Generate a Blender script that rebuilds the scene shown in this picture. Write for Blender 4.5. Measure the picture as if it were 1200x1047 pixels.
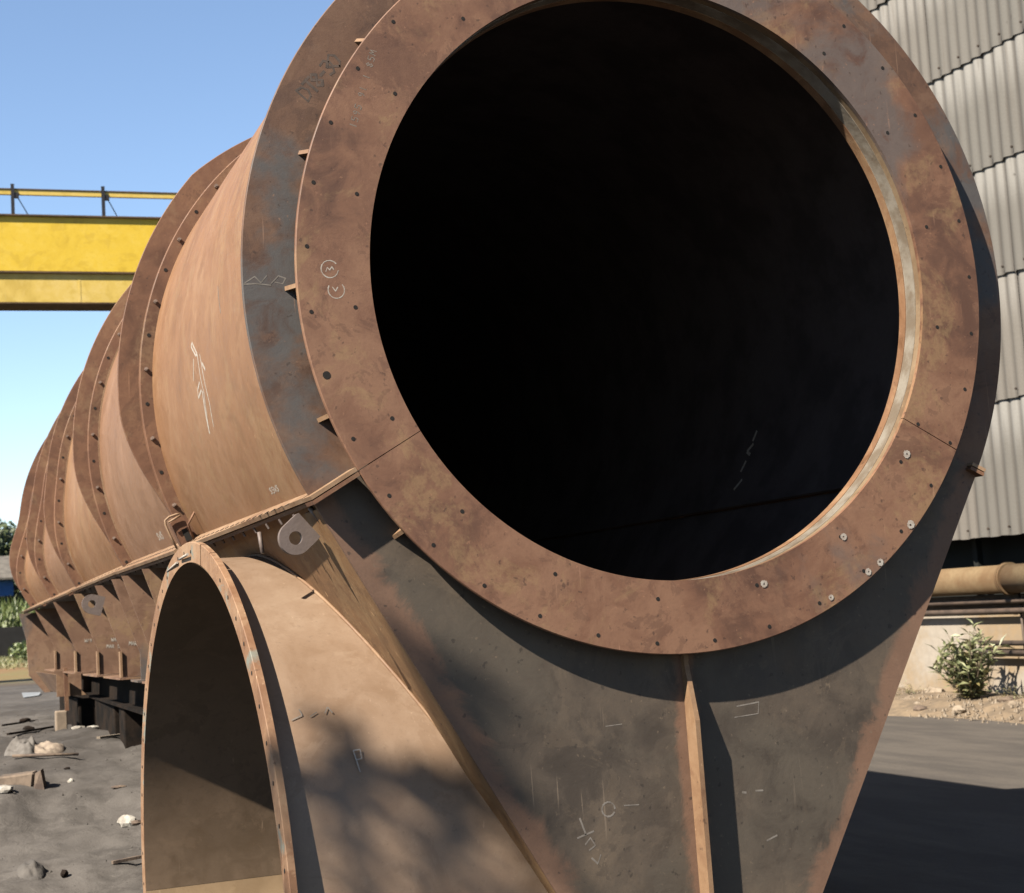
import bpy, bmesh, math, random
from mathutils import Matrix, Vector
random.seed(7)
sc = bpy.context.scene
for o in list(bpy.data.objects): bpy.data.objects.remove(o)
C = sc.collection
SC = 1.45            # metres per drawing unit (unit = outer radius of the front ring)
ZG = -1.95           # ground level in drawing units
BEND = [False]
def bz(y, z):
    if not BEND[0] or y < 4: return 0.0
    t = min(1, max(0, (z+.85)/.30)); return -.020*(y-4)*t*t*(3-2*t)
def bx(y, z):
    if not BEND[0] or y < 4: return 1.0
    t = min(1, max(0, (.15-z)/.6)); return 1+.034*(y-4)*t*t*(3-2*t)
def U(p): p = (p[0]*bx(p[1], p[2]), p[1], p[2]+bz(p[1], p[2])); return Vector((p[0]*SC, p[1]*SC, (p[2]-ZG)*SC))

# ---------------------------------------------------------------- camera, sky, sun, exposure
cam = bpy.data.cameras.new('camera'); cam_o = bpy.data.objects.new('camera', cam); C.objects.link(cam_o)
right = Vector((0.9451368891565782, -0.3202495681227486, -0.06447072880477556))
up = Vector((0.01895479270721645, -0.14326057192244598, 0.9895034736502344))
fwd = Vector((0.32612417357327617, 0.9364382641955884, 0.12933058710723055))
m = Matrix((right, up, -fwd)).transposed().to_4x4(); m.translation = U((-1.8885794655545383, -3.7530392248942843, -0.8445714164709244))
cam_o.matrix_world = m
cam.sensor_width = 36; cam.sensor_fit = 'HORIZONTAL'; cam.lens = 36*1860.66/1200
cam.shift_x = (600-544.82)/1200; cam.shift_y = -(523.5-469.58)/1200
cam.clip_start = 0.05; cam.clip_end = 2000
cam.dof.use_dof = True; cam.dof.focus_distance = 6.2; cam.dof.aperture_fstop = 6.3
sc.camera = cam_o
LD = Vector((0.131, 0.064, -0.137)).normalized()      # the way the sunlight travels
w = bpy.data.worlds.new('World'); sc.world = w; w.use_nodes = True
nt = w.node_tree; bg = nt.nodes['Background']; sky = nt.nodes.new('ShaderNodeTexSky'); sky.sky_type = 'NISHITA'
sky.sun_disc = False; sky.sun_elevation = math.asin(-LD.z); sky.sun_rotation = math.atan2(-LD.x, -LD.y)
sky.air_density = 1.0; sky.dust_density = 0.0; sky.ozone_density = 1.0; sky.altitude = 1000
nt.links.new(sky.outputs[0], bg.inputs[0]); bg.inputs[1].default_value = 0.05
sun = bpy.data.lights.new('sun', 'SUN'); sun.energy = 5.0; sun.angle = math.radians(0.6); sun.color = (1.0, 0.90, 0.76)
sun_o = bpy.data.objects.new('sun', sun); C.objects.link(sun_o); sun_o.rotation_euler = LD.to_track_quat('-Z', 'Y').to_euler()
sun_o.location = U((-6, -4, 6))
sc.view_settings.view_transform = 'Standard'; sc.view_settings.look = 'None'; sc.view_settings.exposure = 2.08; sc.view_settings.gamma = 1
sc.render.engine = 'CYCLES'

# ---------------------------------------------------------------- helpers
WO = {}
def reg(o, origin): WO[o.name] = Vector(origin)
def root(name, label, cat, at=(0, 0, 0), group=None):
    o = bpy.data.objects.new(name, None); C.objects.link(o); o.location = U(at); o.empty_display_size = .2
    o['label'] = label; o['category'] = cat
    if group: o['group'] = group
    reg(o, U(at)); return o
def tag(o, label=None, cat=None, group=None, kind=None):
    for k, v in (('label', label), ('category', cat), ('group', group), ('kind', kind)):
        if v: o[k] = v
    return o
def ob(name, verts, faces, mat, parent=None, smooth=None, metres=False, at=None):
    """one mesh object; verts in drawing units (world) unless metres; `at` = own origin (drawing units) for a top-level thing"""
    org = WO[parent.name] if parent else (U(at) if at is not None else Vector((0, 0, 0)))
    vs = [(v if metres else U(v)) for v in verts]
    me = bpy.data.meshes.new(name); me.from_pydata([tuple(Vector(v)-org) for v in vs], [], faces)
    mats = mat if isinstance(mat, (list, tuple)) else [mat]
    for mm in mats: me.materials.append(mm)
    if smooth is True: me.polygons.foreach_set('use_smooth', [True]*len(faces))
    elif smooth: me.polygons.foreach_set('use_smooth', smooth)
    me.update(); o = bpy.data.objects.new(name, me); C.objects.link(o)
    if parent: o.parent = parent
    else: o.location = org
    reg(o, org); return o
def inst(name, me, pos_m, mat_rot, parent):
    o = bpy.data.objects.new(name, me); C.objects.link(o)
    if parent: o.parent = parent; M = Matrix.Translation(Vector(pos_m)-WO[parent.name]) @ mat_rot.to_4x4()
    else: M = Matrix.Translation(Vector(pos_m)) @ mat_rot.to_4x4()
    o.matrix_local = M; reg(o, pos_m); return o
class MB:
    def __init__(s): s.v = []; s.f = []; s.s = []
    def quadgrid(s, rows, smooth=True, flip=False, close=False):
        n = len(rows[0]); b = len(s.v)
        for r in rows: s.v += r
        for i in range(len(rows)-1):
            for j in range(n-1+(1 if close else 0)):
                k = (j+1) % n
                q = (b+i*n+j, b+i*n+k, b+(i+1)*n+k, b+(i+1)*n+j)
                s.f.append(q[::-1] if flip else q); s.s.append(smooth)
    def box(s, c, h, R=None):
        b = len(s.v)
        for dx in (-1, 1):
            for dy in (-1, 1):
                for dz in (-1, 1):
                    d = Vector((dx*h[0], dy*h[1], dz*h[2]))
                    if R: d = R @ d
                    s.v.append((c[0]+d.x, c[1]+d.y, c[2]+d.z))
        for q in ((0, 1, 3, 2), (4, 6, 7, 5), (0, 4, 5, 1), (2, 3, 7, 6), (0, 2, 6, 4), (1, 5, 7, 3)):
            s.f.append(tuple(b+i for i in q)); s.s.append(False)
    def prism(s, poly, d):           # poly: list of 3D points, extruded by vector d
        b = len(s.v); n = len(poly); s.v += [tuple(p) for p in poly] + [tuple(Vector(p)+Vector(d)) for p in poly]
        s.f.append(tuple(range(b, b+n))); s.f.append(tuple(range(b+2*n-1, b+n-1, -1))); s.s += [False]*2
        for i in range(n):
            j = (i+1) % n; s.f.append((b+i, b+n+i, b+n+j, b+j)); s.s.append(False)
    def tube(s, pts, r, n=8, caps=True):
        pts = [Vector(p) for p in pts]; rows = []
        rr = r if isinstance(r, (list, tuple)) else [r]*len(pts)
        a = None
        for i, p in enumerate(pts):
            t = (pts[min(i+1, len(pts)-1)]-pts[max(i-1, 0)]).normalized()
            if a is None: a = t.orthogonal().normalized()
            a = (a - t*a.dot(t)).normalized(); bb = t.cross(a)
            rows.append([tuple(p+(a*math.cos(2*math.pi*k/n)+bb*math.sin(2*math.pi*k/n))*rr[i]) for k in range(n)])
        b = len(s.v); s.quadgrid(rows, True, close=True)
        if caps:
            s.f.append(tuple(range(b+n-1, b-1, -1))); s.f.append(tuple(b+(len(pts)-1)*n+k for k in range(n))); s.s += [False]*2
    def build(s, name, mat, parent=None, metres=False, at=None): return ob(name, s.v, s.f, mat, parent, s.s, metres, at)
def drumF(u, v, w_): return (u, w_, v)
def rng(a0, a1, step):
    n = max(2, int(math.ceil((a1-a0)/step))+1); return [a0+(a1-a0)*i/(n-1) for i in range(n)]
def ann(name, r0, r1, w0, w1, a0, a1, mat, parent, F=drumF, rfun=None, cham=0, step=1.5, mb=None, endr=None):
    """solid annular sector: radius r0..r1, depth w0 (front) .. w1"""
    A = rng(a0, a1, step); M = mb or MB()
    def P(r, a, w_): return F(r*math.cos(math.radians(a)), r*math.sin(math.radians(a)), w_)
    R1 = [(rfun(a) if rfun else r1) for a in A]
    c = cham
    full = a1-a0 > 359.9
    M.quadgrid([[P(r0, a, w0) for a in A], [P(r-c, a, w0) for a, r in zip(A, R1)]], False)
    if c: M.quadgrid([[P(r-c, a, w0) for a, r in zip(A, R1)], [P(r, a, w0+c) for a, r in zip(A, R1)]], True)
    M.quadgrid([[P(r, a, w0+c) for a, r in zip(A, R1)], [P(r, a, w1) for a, r in zip(A, R1)]], True)
    M.quadgrid([[P(r, a, w1) for a, r in zip(A, R1)], [P(r0, a, w1) for a in A]], False)
    M.quadgrid([[P(r0, a, w1) for a in A], [P(r0, a, w0) for a in A]], True)
    if not full:
        for a, r, fl in ((A[0], R1[0], 0), (A[-1], R1[-1], 1)):
            b = len(M.v); M.v += [P(r0, a, w0), P(r, a, w0), P(r, a, w1), P(r0, a, w1)]
            q = (b, b+1, b+2, b+3); M.f.append(q if fl else q[::-1]); M.s.append(False)
    return None if mb else M.build(name, mat, parent)

# ---------------------------------------------------------------- materials
def new_mat(name):
    mt = bpy.data.materials.new(name); mt.use_nodes = True; t = mt.node_tree; b = t.nodes['Principled BSDF']
    return mt, t, b
class N:
    def __init__(s, t, K=.285): s.t = t; s.L = t.links; s.K = K
    def n(s, typ, **k):
        x = s.t.nodes.new(typ)
        for a, v in k.items():
            if a == 'ins':
                for i, val in v.items():
                    if hasattr(val, 'is_output') or isinstance(val, bpy.types.NodeSocket): s.L.new(val, x.inputs[i])
                    else: x.inputs[i].default_value = val
            else: setattr(x, a, v)
        return x
    def pos(s): return s.n('ShaderNodeNewGeometry').outputs['Position']
    def obj(s): return s.n('ShaderNodeTexCoord').outputs['Object']
    def mapp(s, v, sc_=(1, 1, 1), loc=(0, 0, 0), rot=(0, 0, 0)):
        return s.n('ShaderNodeMapping', ins={0: v, 'Scale': sc_, 'Location': loc, 'Rotation': rot}).outputs[0]
    def noise(s, v, scale, detail=6, rough=.6, dist=0):
        return s.n('ShaderNodeTexNoise', ins={'Vector': v, 'Scale': scale, 'Detail': detail, 'Roughness': rough, 'Distortion': dist}).outputs[0]
    def sm(s, v, a, b):
        x = s.n('ShaderNodeMapRange', interpolation_type='SMOOTHSTEP', ins={0: v, 1: a, 2: b, 3: 0.0, 4: 1.0}); return x.outputs[0]
    def mix(s, f, a, b, mode='MIX'):
        x = s.n('ShaderNodeMix', data_type='RGBA', blend_type=mode)
        for i, val in ((0, f), (6, a), (7, b)):
            if isinstance(val, bpy.types.NodeSocket): s.L.new(val, x.inputs[i])
            else: x.inputs[i].default_value = (*[q*s.K for q in val], 1) if isinstance(val, (tuple, list)) else val
        return x.outputs[2]
    def m(s, op, a, b=0.0, c=None):
        x = s.n('ShaderNodeMath', operation=op)
        for i, val in enumerate((a, b) if c is None else (a, b, c)):
            if isinstance(val, bpy.types.NodeSocket): s.L.new(val, x.inputs[i])
            else: x.inputs[i].default_value = val
        return x.outputs[0]
    def dot(s, v, n_):
        return s.n('ShaderNodeVectorMath', operation='DOT_PRODUCT', ins={0: v, 1: n_}).outputs['Value']
    def bump(s, h, st, dist=.01): return s.n('ShaderNodeBump', ins={'Strength': st, 'Distance': dist, 'Height': h}).outputs[0]

def steel(name, dark, mid, light, seed=0, scale=1.0, patch=None, pth=(.5, .58), pscale=.9, streak=.3, scratch=.5, speck=.6,
          rough=(.55, .85), bump=.25, edges=None, tan=None, spec=.35, metal=0.0, amp=1.0):
    def sat(c_, k=1.5):
        l = .3*c_[0]+.5*c_[1]+.2*c_[2]; return tuple(max(.004, l+(x-l)*k)*.82 for x in c_)
    if seed < 20: dark, mid, light = sat(dark), sat(mid), sat(light)
    mt, t, b = new_mat(name); g = N(t); P = g.mapp(g.pos(), loc=(seed*3.1, seed*1.7, seed*.9))
    n1 = g.noise(P, 1.3*scale, 8, .62, .4); n2 = g.noise(P, 7*scale, 8, .65, .6); n3 = g.noise(P, 45*scale, 5, .7)
    f = g.m('ADD', g.m('MULTIPLY', n1, .62), g.m('MULTIPLY', n2, .38))
    c = g.mix(g.sm(f, .5-.12*amp, .5+.01), dark, mid); c = g.mix(g.sm(f, .5-.01, .5+.12*amp), c, light)
    # sharper stains with an edge of their own
    b1 = g.noise(g.mapp(P, loc=(11, 4, 2)), 2.1*scale, 12, .68, 1.1); c = g.mix(g.m('MULTIPLY', g.sm(b1, .55, .58), .5), c, dark)
    b3 = g.noise(g.mapp(P, loc=(31, 4, 12)), 15*scale, 8, .66, .5); c = g.mix(g.m('MULTIPLY', g.m('MULTIPLY', g.sm(b3, .575, .60), g.sm(n1, .42, .6)), .4), c, dark)
    b2 = g.noise(g.mapp(P, loc=(1, 14, 22)), 3.2*scale, 12, .7, .9); c = g.mix(g.m('MULTIPLY', g.sm(b2, .56, .60), .4), c, light)
    if tan:   # ochre flaky rust in islands
        n5 = g.noise(P, 2.3*scale, 10, .72, .8); k = g.m('MULTIPLY', g.sm(n5, .51, .60), g.sm(g.noise(P, 28, 6, .7), .36, .56)); c = g.mix(g.m('MULTIPLY', k, .38), c, tan)
    if streak:
        st = g.noise(g.mapp(P, sc_=(9, 9, .55)), 1.6, 6, .6); c = g.mix(g.m('MULTIPLY', g.sm(st, .52, .74), streak), c, light)
        st2 = g.noise(g.mapp(P, sc_=(14, 14, .7), loc=(5, 2, 1)), 1.5, 5, .6); c = g.mix(g.m('MULTIPLY', g.sm(st2, .55, .78), streak), c, dark)
    pk = None
    if patch:
        pn = g.noise(P, pscale, 9, .6, .35); pk = g.m('MULTIPLY', g.sm(pn, pth[0], pth[1]), g.sm(n2, .25, .5))
        c = g.mix(pk, c, g.mix(n2, tuple(x*.75 for x in patch), tuple(x*1.3 for x in patch)))
    if edges:
        col, lst = edges; em = None
        nn = g.m('MULTIPLY', g.m('SUBTRACT', g.noise(P, 3.4, 12, .72, .9), .5), 1.6)
        for (nv, d, wd, amp_) in lst:   # distance inside the plane in metres (drawing-unit d scaled)
            if nv is None: dist = g.m('ABSOLUTE', g.m('SUBTRACT', g.dot(g.pos(), (1, 0, 0)), d))
            else: dist = g.m('SUBTRACT', d, g.dot(g.pos(), nv))
            dist = g.m('ADD', dist, g.m('MULTIPLY', nn, amp_)); e = g.m('SUBTRACT', 1.0, g.sm(dist, wd*.45, wd))
            em = e if em is None else g.m('MAXIMUM', em, e)
        c = g.mix(g.m('MULTIPLY', em, .85), c, g.mix(n2, tuple(x*.7 for x in col), tuple(x*1.35 for x in col)))
    if speck:
        sp = g.noise(P, 38, 3, .5); c = g.mix(g.m('MULTIPLY', g.sm(sp, .66, .74), speck), c, tuple(x*.35 for x in dark))
        sp = g.noise(g.mapp(P, loc=(7, 7, 7)), 55, 3, .5); c = g.mix(g.m('MULTIPLY', g.sm(sp, .67, .76), speck*.8), c, tuple(min(1, x*1.5) for x in light))
    if scratch:
        for r_ in ((.5, .1, .3), (-.7, .4, .2)):
            s1 = g.noise(g.mapp(P, sc_=(55, 55, 2.2), rot=r_), 1.0, 2, .5); gate = g.sm(g.noise(g.mapp(P, loc=(r_[0]*9, 3, 1)), 2.2, 3, .5), .52, .66)
            c = g.mix(g.m('MULTIPLY', g.m('MULTIPLY', g.sm(s1, .68, .74), gate), scratch), c, tuple(min(1, x*1.7+.05) for x in light))
    c = g.mix(g.m('MULTIPLY', g.m('ABSOLUTE', g.m('SUBTRACT', n3, .5)), .9), c, tuple(x*.5 for x in mid))
    t.links.new(c, b.inputs['Base Color'])
    rg = g.n('ShaderNodeMapRange', ins={0: n2, 1: .3, 2: .7, 3: rough[0], 4: rough[1]}).outputs[0]
    t.links.new(rg, b.inputs['Roughness']); b.inputs['Specular IOR Level'].default_value = spec; b.inputs['Metallic'].default_value = metal
    h = g.m('ADD', g.m('MULTIPLY', n3, .35), g.m('MULTIPLY', n2, 1.0)); t.links.new(g.bump(h, bump, .006), b.inputs['Normal'])
    return mt
def plain(name, col, rough=.7, var=.25, scale=3, col2=None, bump=.2, metal=0, bscale=30, spec=.3):
    mt, t, b = new_mat(name); g = N(t); P = g.pos(); n1 = g.noise(P, scale, 8, .6); n2 = g.noise(P, bscale, 5, .6)
    c2 = col2 or tuple(x*(1-var*1.6) for x in col)
    c = g.mix(g.sm(n1, .38, .62), c2, col); c = g.mix(g.m('MULTIPLY', g.sm(n2, .35, .7), var), c, tuple(x*.6 for x in col))
    t.links.new(c, b.inputs['Base Color']); b.inputs['Roughness'].default_value = rough; b.inputs['Metallic'].default_value = metal
    b.inputs['Specular IOR Level'].default_value = spec
    t.links.new(g.bump(n2, bump, .01), b.inputs['Normal']); return mt
def leafmat(name, c1, c2, trans=.25):
    mt, t, b = new_mat(name); g = N(t, .45); ob_ = g.n('ShaderNodeObjectInfo').outputs['Random']; n1 = g.noise(g.pos(), 9, 3, .5)
    c = g.mix(g.sm(n1, .38, .62), c1, c2); t.links.new(c, b.inputs['Base Color']); b.inputs['Roughness'].default_value = .5
    tr = g.n('ShaderNodeBsdfTranslucent'); t.links.new(c, tr.inputs[0]); mx = g.n('ShaderNodeMixShader'); mx.inputs[0].default_value = trans
    out = t.nodes['Material Output']; t.links.new(b.outputs[0], mx.inputs[1]); t.links.new(tr.outputs[0], mx.inputs[2]); t.links.new(mx.outputs[0], out.inputs[0])
    return mt

CS, SN = math.cos(math.radians(29.63)), math.sin(math.radians(29.63))
nL = (-CS, 0, -SN); nR = (CS, 0, -SN)
def planeD(r, n_): return (r + n_[2]*(-ZG))*SC   # world-metre plane distance for n.P(u)=r
RUST_D = (.115, .068, .048); RUST_M = (.27, .155, .105); RUST_L = (.42, .26, .17)
M_ring = steel('weathered_ring_plate', (.18, .104, .077), (.315, .186, .136), (.42, .264, .195), 1, tan=(.55, .36, .17), patch=(.20, .15, .13), pth=(.57, .66), streak=.12, amp=.8)
M_disc = steel('mill_scale_end_plate', (.13, .08, .06), (.235, .145, .105), (.33, .22, .165), 2, patch=(.135, .125, .122), pth=(.47, .56), pscale=1.2, streak=.15)
M_lowplate = steel('hopper_end_plate_dark_scale', (.10, .082, .068), (.17, .14, .115), (.24, .195, .155), 3, patch=(.135, .108, .08), pth=(.44, .6), pscale=1.4, streak=.22,
                   edges=((.32, .175, .11), [(nL, planeD(1.122, nL), .10, .17), (nR, planeD(1.122, nR), .10, .17), (None, 0, .06, .10)]))
M_shell = steel('tan_rusted_shell', (.36, .215, .135), (.455, .28, .185), (.54, .36, .25), 4, amp=1.3, streak=.10, speck=.35, scratch=.7, bump=.12, rough=(.5, .72), tan=(.52, .33, .16))
M_shell2 = steel('brown_rusted_shell', (.33, .20, .135), (.43, .275, .195), (.52, .35, .26), 5, amp=1.3, streak=.10, speck=.4, scratch=.5, bump=.12, rough=(.5, .72))
M_flange = steel('rust_brown_flange', (.17, .092, .062), (.29, .165, .115), (.40, .245, .17), 6, streak=.1, tan=(.48, .30, .16))
M_lip = steel('pale_flange_lip', (.32, .205, .145), (.46, .32, .225), (.58, .43, .32), 7, streak=.1)
M_hop = steel('hopper_side_plate', (.26, .16, .10), (.42, .265, .165), (.56, .385, .245), 8, streak=.35, scratch=.8, tan=(.5, .33, .16))
M_farwall = steel('shade_dark_side_plate', (.06, .045, .04), (.10, .075, .062), (.16, .12, .09), 16, streak=.2)  # darker than the near hopper plate: painted shade between the far ribs
M_rib = steel('rib_plate', (.24, .15, .11), (.37, .245, .185), (.47, .33, .25), 9, streak=.2, patch=(.15, .13, .12), pth=(.55, .65), tan=(.5, .33, .15))
M_duct = steel('sand_brown_duct_plate', (.39, .285, .215), (.48, .365, .285), (.56, .44, .35), 10, streak=.06, speck=.2, scratch=.35, bump=.06, rough=(.5, .65), amp=1.2)
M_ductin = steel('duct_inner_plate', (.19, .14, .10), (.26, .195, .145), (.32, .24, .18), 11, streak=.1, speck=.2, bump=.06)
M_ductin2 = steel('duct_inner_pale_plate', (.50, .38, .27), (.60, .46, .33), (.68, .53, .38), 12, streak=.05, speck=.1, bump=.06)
M_dfl = steel('duct_flange_tan', (.33, .20, .135), (.50, .335, .235), (.62, .46, .34), 13, streak=.15, patch=(.30, .32, .27), pth=(.57, .63), pscale=4, scratch=.8)
M_bore = plain('machined_pale_bore', (.72, .65, .55), .3, .2, 9, (.45, .36, .27), .15, .35, 60, .6)
M_lug = plain('greyish_lug_steel', (.26, .20, .175), .6, .2, 8, (.26, .2, .18), .2)
M_bolt = plain('bolt_steel', (.50, .36, .29), .55, .2, 20)
M_hole = plain('hole_shadow_dark', (.015, .012, .01), .9, .1)
M_chalk = plain('chalk', (.78, .72, .64), .95, .25, 60, (.60, .50, .42), .1)
M_mark = plain('black_marker_paint', (.13, .098, .082), .9, .2, 25, (.20, .14, .11))
M_inside = plain('inner_steel_painted_shade', (.15, .125, .125), .95, .2, 3, None, .1, 0, 30, .05)  # darkened below plain rust to deepen the shade inside drum and hopper

# ---------------------------------------------------------------- ground
def sst(t): t = min(1, max(0, t)); return t*t*(3-2*t)
def TZ(x, y): return -1.95+.5*sst((y-1.8)/3.9)*(1-sst((x-.2)/1.8))
from mathutils import noise as mn
def rough_(x, y):
    k = sst((1.3-x)/1.2)*sst((13-y)/5)*sst((x+9)/3)
    a = mn.fractal(Vector((x*2.2, y*1.5, 0)), .9, 2.1, 5)*.045 + mn.fractal(Vector((x*7, y*5, 3)), .8, 2.2, 5)*.014
    return a*k
def graded(lo, hi, a, b, fine, coarse):
    out = [a]; x = a
    while x < b: x += fine; out.append(x)
    st = fine
    while x < hi: st = min(st*1.25, coarse); x += st; out.append(x)
    x = a; st = fine; pre = []
    while x > lo: st = min(st*1.25, coarse); x -= st; pre.append(x)
    return pre[::-1]+out
xs = graded(-900, 900, -2.6, 1.2, .035, 60); ys = graded(-600, 1200, -1.5, 12, .055, 60)
gv = []; gf = []
for y in ys:
    for x in xs: gv.append((x, y, TZ(x, y)+rough_(x, y)))
nx = len(xs)
for j in range(len(ys)-1):
    for i in range(nx-1): a = j*nx+i; gf.append((a, a+1, a+nx+1, a+nx))
mt, t, b = new_mat('slag_dust_ground'); g = N(t); P = g.pos()
n1 = g.noise(P, .55, 8, .6); n2 = g.noise(P, 5, 9, .7, .4); n3 = g.noise(P, 60, 4, .7)
c = g.mix(g.sm(n1, .4, .6), (.135, .122, .112), (.21, .192, .176)); c = g.mix(g.m('MULTIPLY', g.sm(n2, .42, .64), .65), c, (.105, .095, .087))
c = g.mix(g.m('MULTIPLY', g.sm(g.noise(P, 22, 6, .7), .6, .72), .6), c, (.36, .33, .29))
yy = g.dot(P, (0, 1, 0)); farm = g.sm(g.m('ADD', yy, g.m('MULTIPLY', g.noise(P, .12, 5, .6), 14)), 31, 38)
dirt = g.mix(g.sm(g.noise(P, .35, 7, .6), .42, .58), (.40, .25, .13), (.34, .28, .13)); c = g.mix(farm, c, dirt); xx = g.dot(P, (1, 0, 0)); asp = g.m('MULTIPLY', g.sm(g.m('ADD', xx, g.m('MULTIPLY', n1, .8)), 1.6, 2.6), g.m('SUBTRACT', 1.0, g.sm(xx, 9.5, 11)))
c = g.mix(asp, c, g.mix(g.sm(g.noise(g.mapp(P, sc_=(1.6, .35, 1)), 1.6, 8, .65), .36, .64), (.15, .135, .122), (.215, .19, .165)))
t.links.new(c, b.inputs['Base Color']); b.inputs['Roughness'].default_value = .95; b.inputs['Specular IOR Level'].default_value = .1
t.links.new(g.bump(g.m('ADD', g.m('MULTIPLY', n3, .3), n2), .6, .02), b.inputs['Normal'])
gr = ob('ground', gv, gf, mt, smooth=True); tag(gr, kind='structure')
# asphalt road between the drum and the factory wall
mt, t, b = new_mat('dusty_asphalt'); g = N(t); P = g.pos(); n2 = g.noise(g.mapp(P, sc_=(1.6, .35, 1)), 1.6, 8, .65); n3 = g.noise(P, 90, 3, .7)
c = g.mix(g.sm(n2, .36, .64), (.15, .135, .122), (.215, .19, .165)); c = g.mix(g.m('MULTIPLY', g.sm(n3, .4, .7), .5), c, (.10, .09, .085))
t.links.new(c, b.inputs['Base Color']); b.inputs['Roughness'].default_value = .95; b.inputs['Specular IOR Level'].default_value = .1; t.links.new(g.bump(n3, .4, .006), b.inputs['Normal'])
rv = []; rf = []; R_Y = [-40+i*1.0 for i in range(101)]
for y in R_Y:
    w1 = 5.85+.08*math.sin(y*1.7)+.05*math.sin(y*4.3)
    rv += [(1.9, y, -1.953), (2.5, y, -1.946), (w1-.3, y, -1.95+.004), (w1, y, -1.95+.003)]
for j in range(len(R_Y)-1):
    for i in range(3): a = j*4+i; rf.append((a, a+1, a+5, a+4))
tag(ob('road', rv, rf, mt), kind='structure')
# earth verge along the wall
M_verge = plain('verge_earth', (.42, .31, .20), .95, .3, 5, (.25, .19, .13), .7, 0, 40)
vv = []; vf = []; VY = [2+.06*i for i in range(220)]; nv = 14
for y in VY:
    for i in range(nv):
        u_ = i/(nv-1); x = 5.6+.12*math.sin(y*2.1)+u_*(6.68-5.6-.12*math.sin(y*2.1)); h = .11*math.sin(min(1, u_*1.15)*math.pi*.62)
        h += mn.fractal(Vector((x*3, y*3, 1)), .9, 2, 5)*.035*min(1, u_*4) - .015*(1-min(1, u_*4)); vv.append((x, y, -1.95+h))
for j in range(len(VY)-1):
    for i in range(nv-1): a = j*nv+i; vf.append((a, a+1, a+nv+1, a+nv))
tag(ob('verge', vv, vf, M_verge, smooth=True), kind='structure')

# ---------------------------------------------------------------- the drum
D = root('steel_drum', 'huge rusty fabricated steel drum lying on its side with ring flanges and open round mouth', 'industrial drum', (0, 4.1, -1.45))
BEND[0] = True
AL, AR = 209.63, -29.63
# front ring (two plates meeting at the radial seams)
fr = ann('front_ring_upper_plate', .81, 1.0, 0, .013, AR+.05, AL-.07, M_ring, D, cham=.0025)
fr2 = ann('front_ring_lower_plate', .81, 1.0, 0, .013, AL+.07, 330.37-.1, M_ring, D, cham=.0025)
ann('bore_lining', .8115, .822, .0135, .036, 0, 360, steel('bore_front_band', (.24, .17, .12), (.38, .29, .21), (.5, .4, .3), 14, streak=0, scratch=0), D)
ann('bore_lining', .810, .8225, .0362, .082, 0, 360, M_bore, D)
ann('bore_lining', .808, .822, .0822, .113, 0, 360, steel('bore_back_band', (.22, .13, .085), (.38, .24, .165), (.52, .37, .26), 15, streak=0, scratch=0), D)
ann('bore_rim', .8085, .8095, -.001, .0135, 0, 360, M_lip, D) if 0 else None
# upper end plate
ed = ann('end_plate', .823, 1.122, .064, .076, AR, AL, M_disc, D, cham=.002)
# weld bead round the end plate and bay 1
# lower end plate: arc seam + two tangents
def seampt(r, s): return (s*r*CS, -r*SN)
def edgept(r, z, s): return (s*(r+(SN*z))/CS, z)
zb = -1.86
prof_out = []
Af = rng(AL, 330.37, 1.5)
inner = [(.823*math.cos(math.radians(a)), .823*math.sin(math.radians(a))) for a in Af]
oL = seampt(1.122, -1); oR = seampt(1.122, 1); bL = edgept(1.122, zb, -1); bR = edgept(1.122, zb, 1)
# outer path from oL down to bL, across to bR, up to oR, same count as inner
def resample(path, n):
    L = [0]
    for i in range(1, len(path)): L.append(L[-1]+math.dist(path[i-1], path[i]))
    out = []
    for k in range(n):
        d = L[-1]*k/(n-1); i = max(j for j in range(len(L)) if L[j] <= d+1e-9); i = min(i, len(path)-2)
        u_ = (d-L[i])/(L[i+1]-L[i]); out.append((path[i][0]+(path[i+1][0]-path[i][0])*u_, path[i][1]+(path[i+1][1]-path[i][1])*u_))
    return out
na = len(inner); outer = resample([oL, bL], na//2) + resample([bR, oR], na-na//2)
M_ = MB()
for w0, fl in ((.064, False), (.076, True)):
    M_.quadgrid([[drumF(p[0], p[1], w0) for p in inner], [drumF(p[0], p[1], w0) for p in outer]], False, flip=fl)
M_.quadgrid([[drumF(p[0], p[1], .064) for p in outer], [drumF(p[0], p[1], .076) for p in outer]], False)
M_.quadgrid([[drumF(p[0], p[1], .076) for p in inner], [drumF(p[0], p[1], .064) for p in inner]], False)
M_.build('hopper_end_plate', M_lowplate, D)
# return flanges of the end plate along the sloping edges
for s in (-1, 1):
    M_ = MB(); n_ = Vector((s*CS, 0, -SN)); a = Vector((s*1.122*CS, .0765, -1.122*SN)); bq = Vector((bL[0] if s < 0 else bR[0], .0765, zb))
    a = a + (bq-a).normalized()*.03
    M_.prism([a, bq, bq-n_*.02, a-n_*.02], (0, .145, 0)); M_.build('edge_return_flange', M_hop, D)
# vertical stiffener on the lower plate
M_ = MB(); M_.prism([(-.007, .0635, -.83), (-.007, .0635, zb), (-.007, .010, zb), (-.007, .010, -1.17), (-.007, .046, -1.03), (-.007, .046, -.83)], (.013, 0, 0)); M_.build('vertical_stiffener', M_lip, D)
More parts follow.
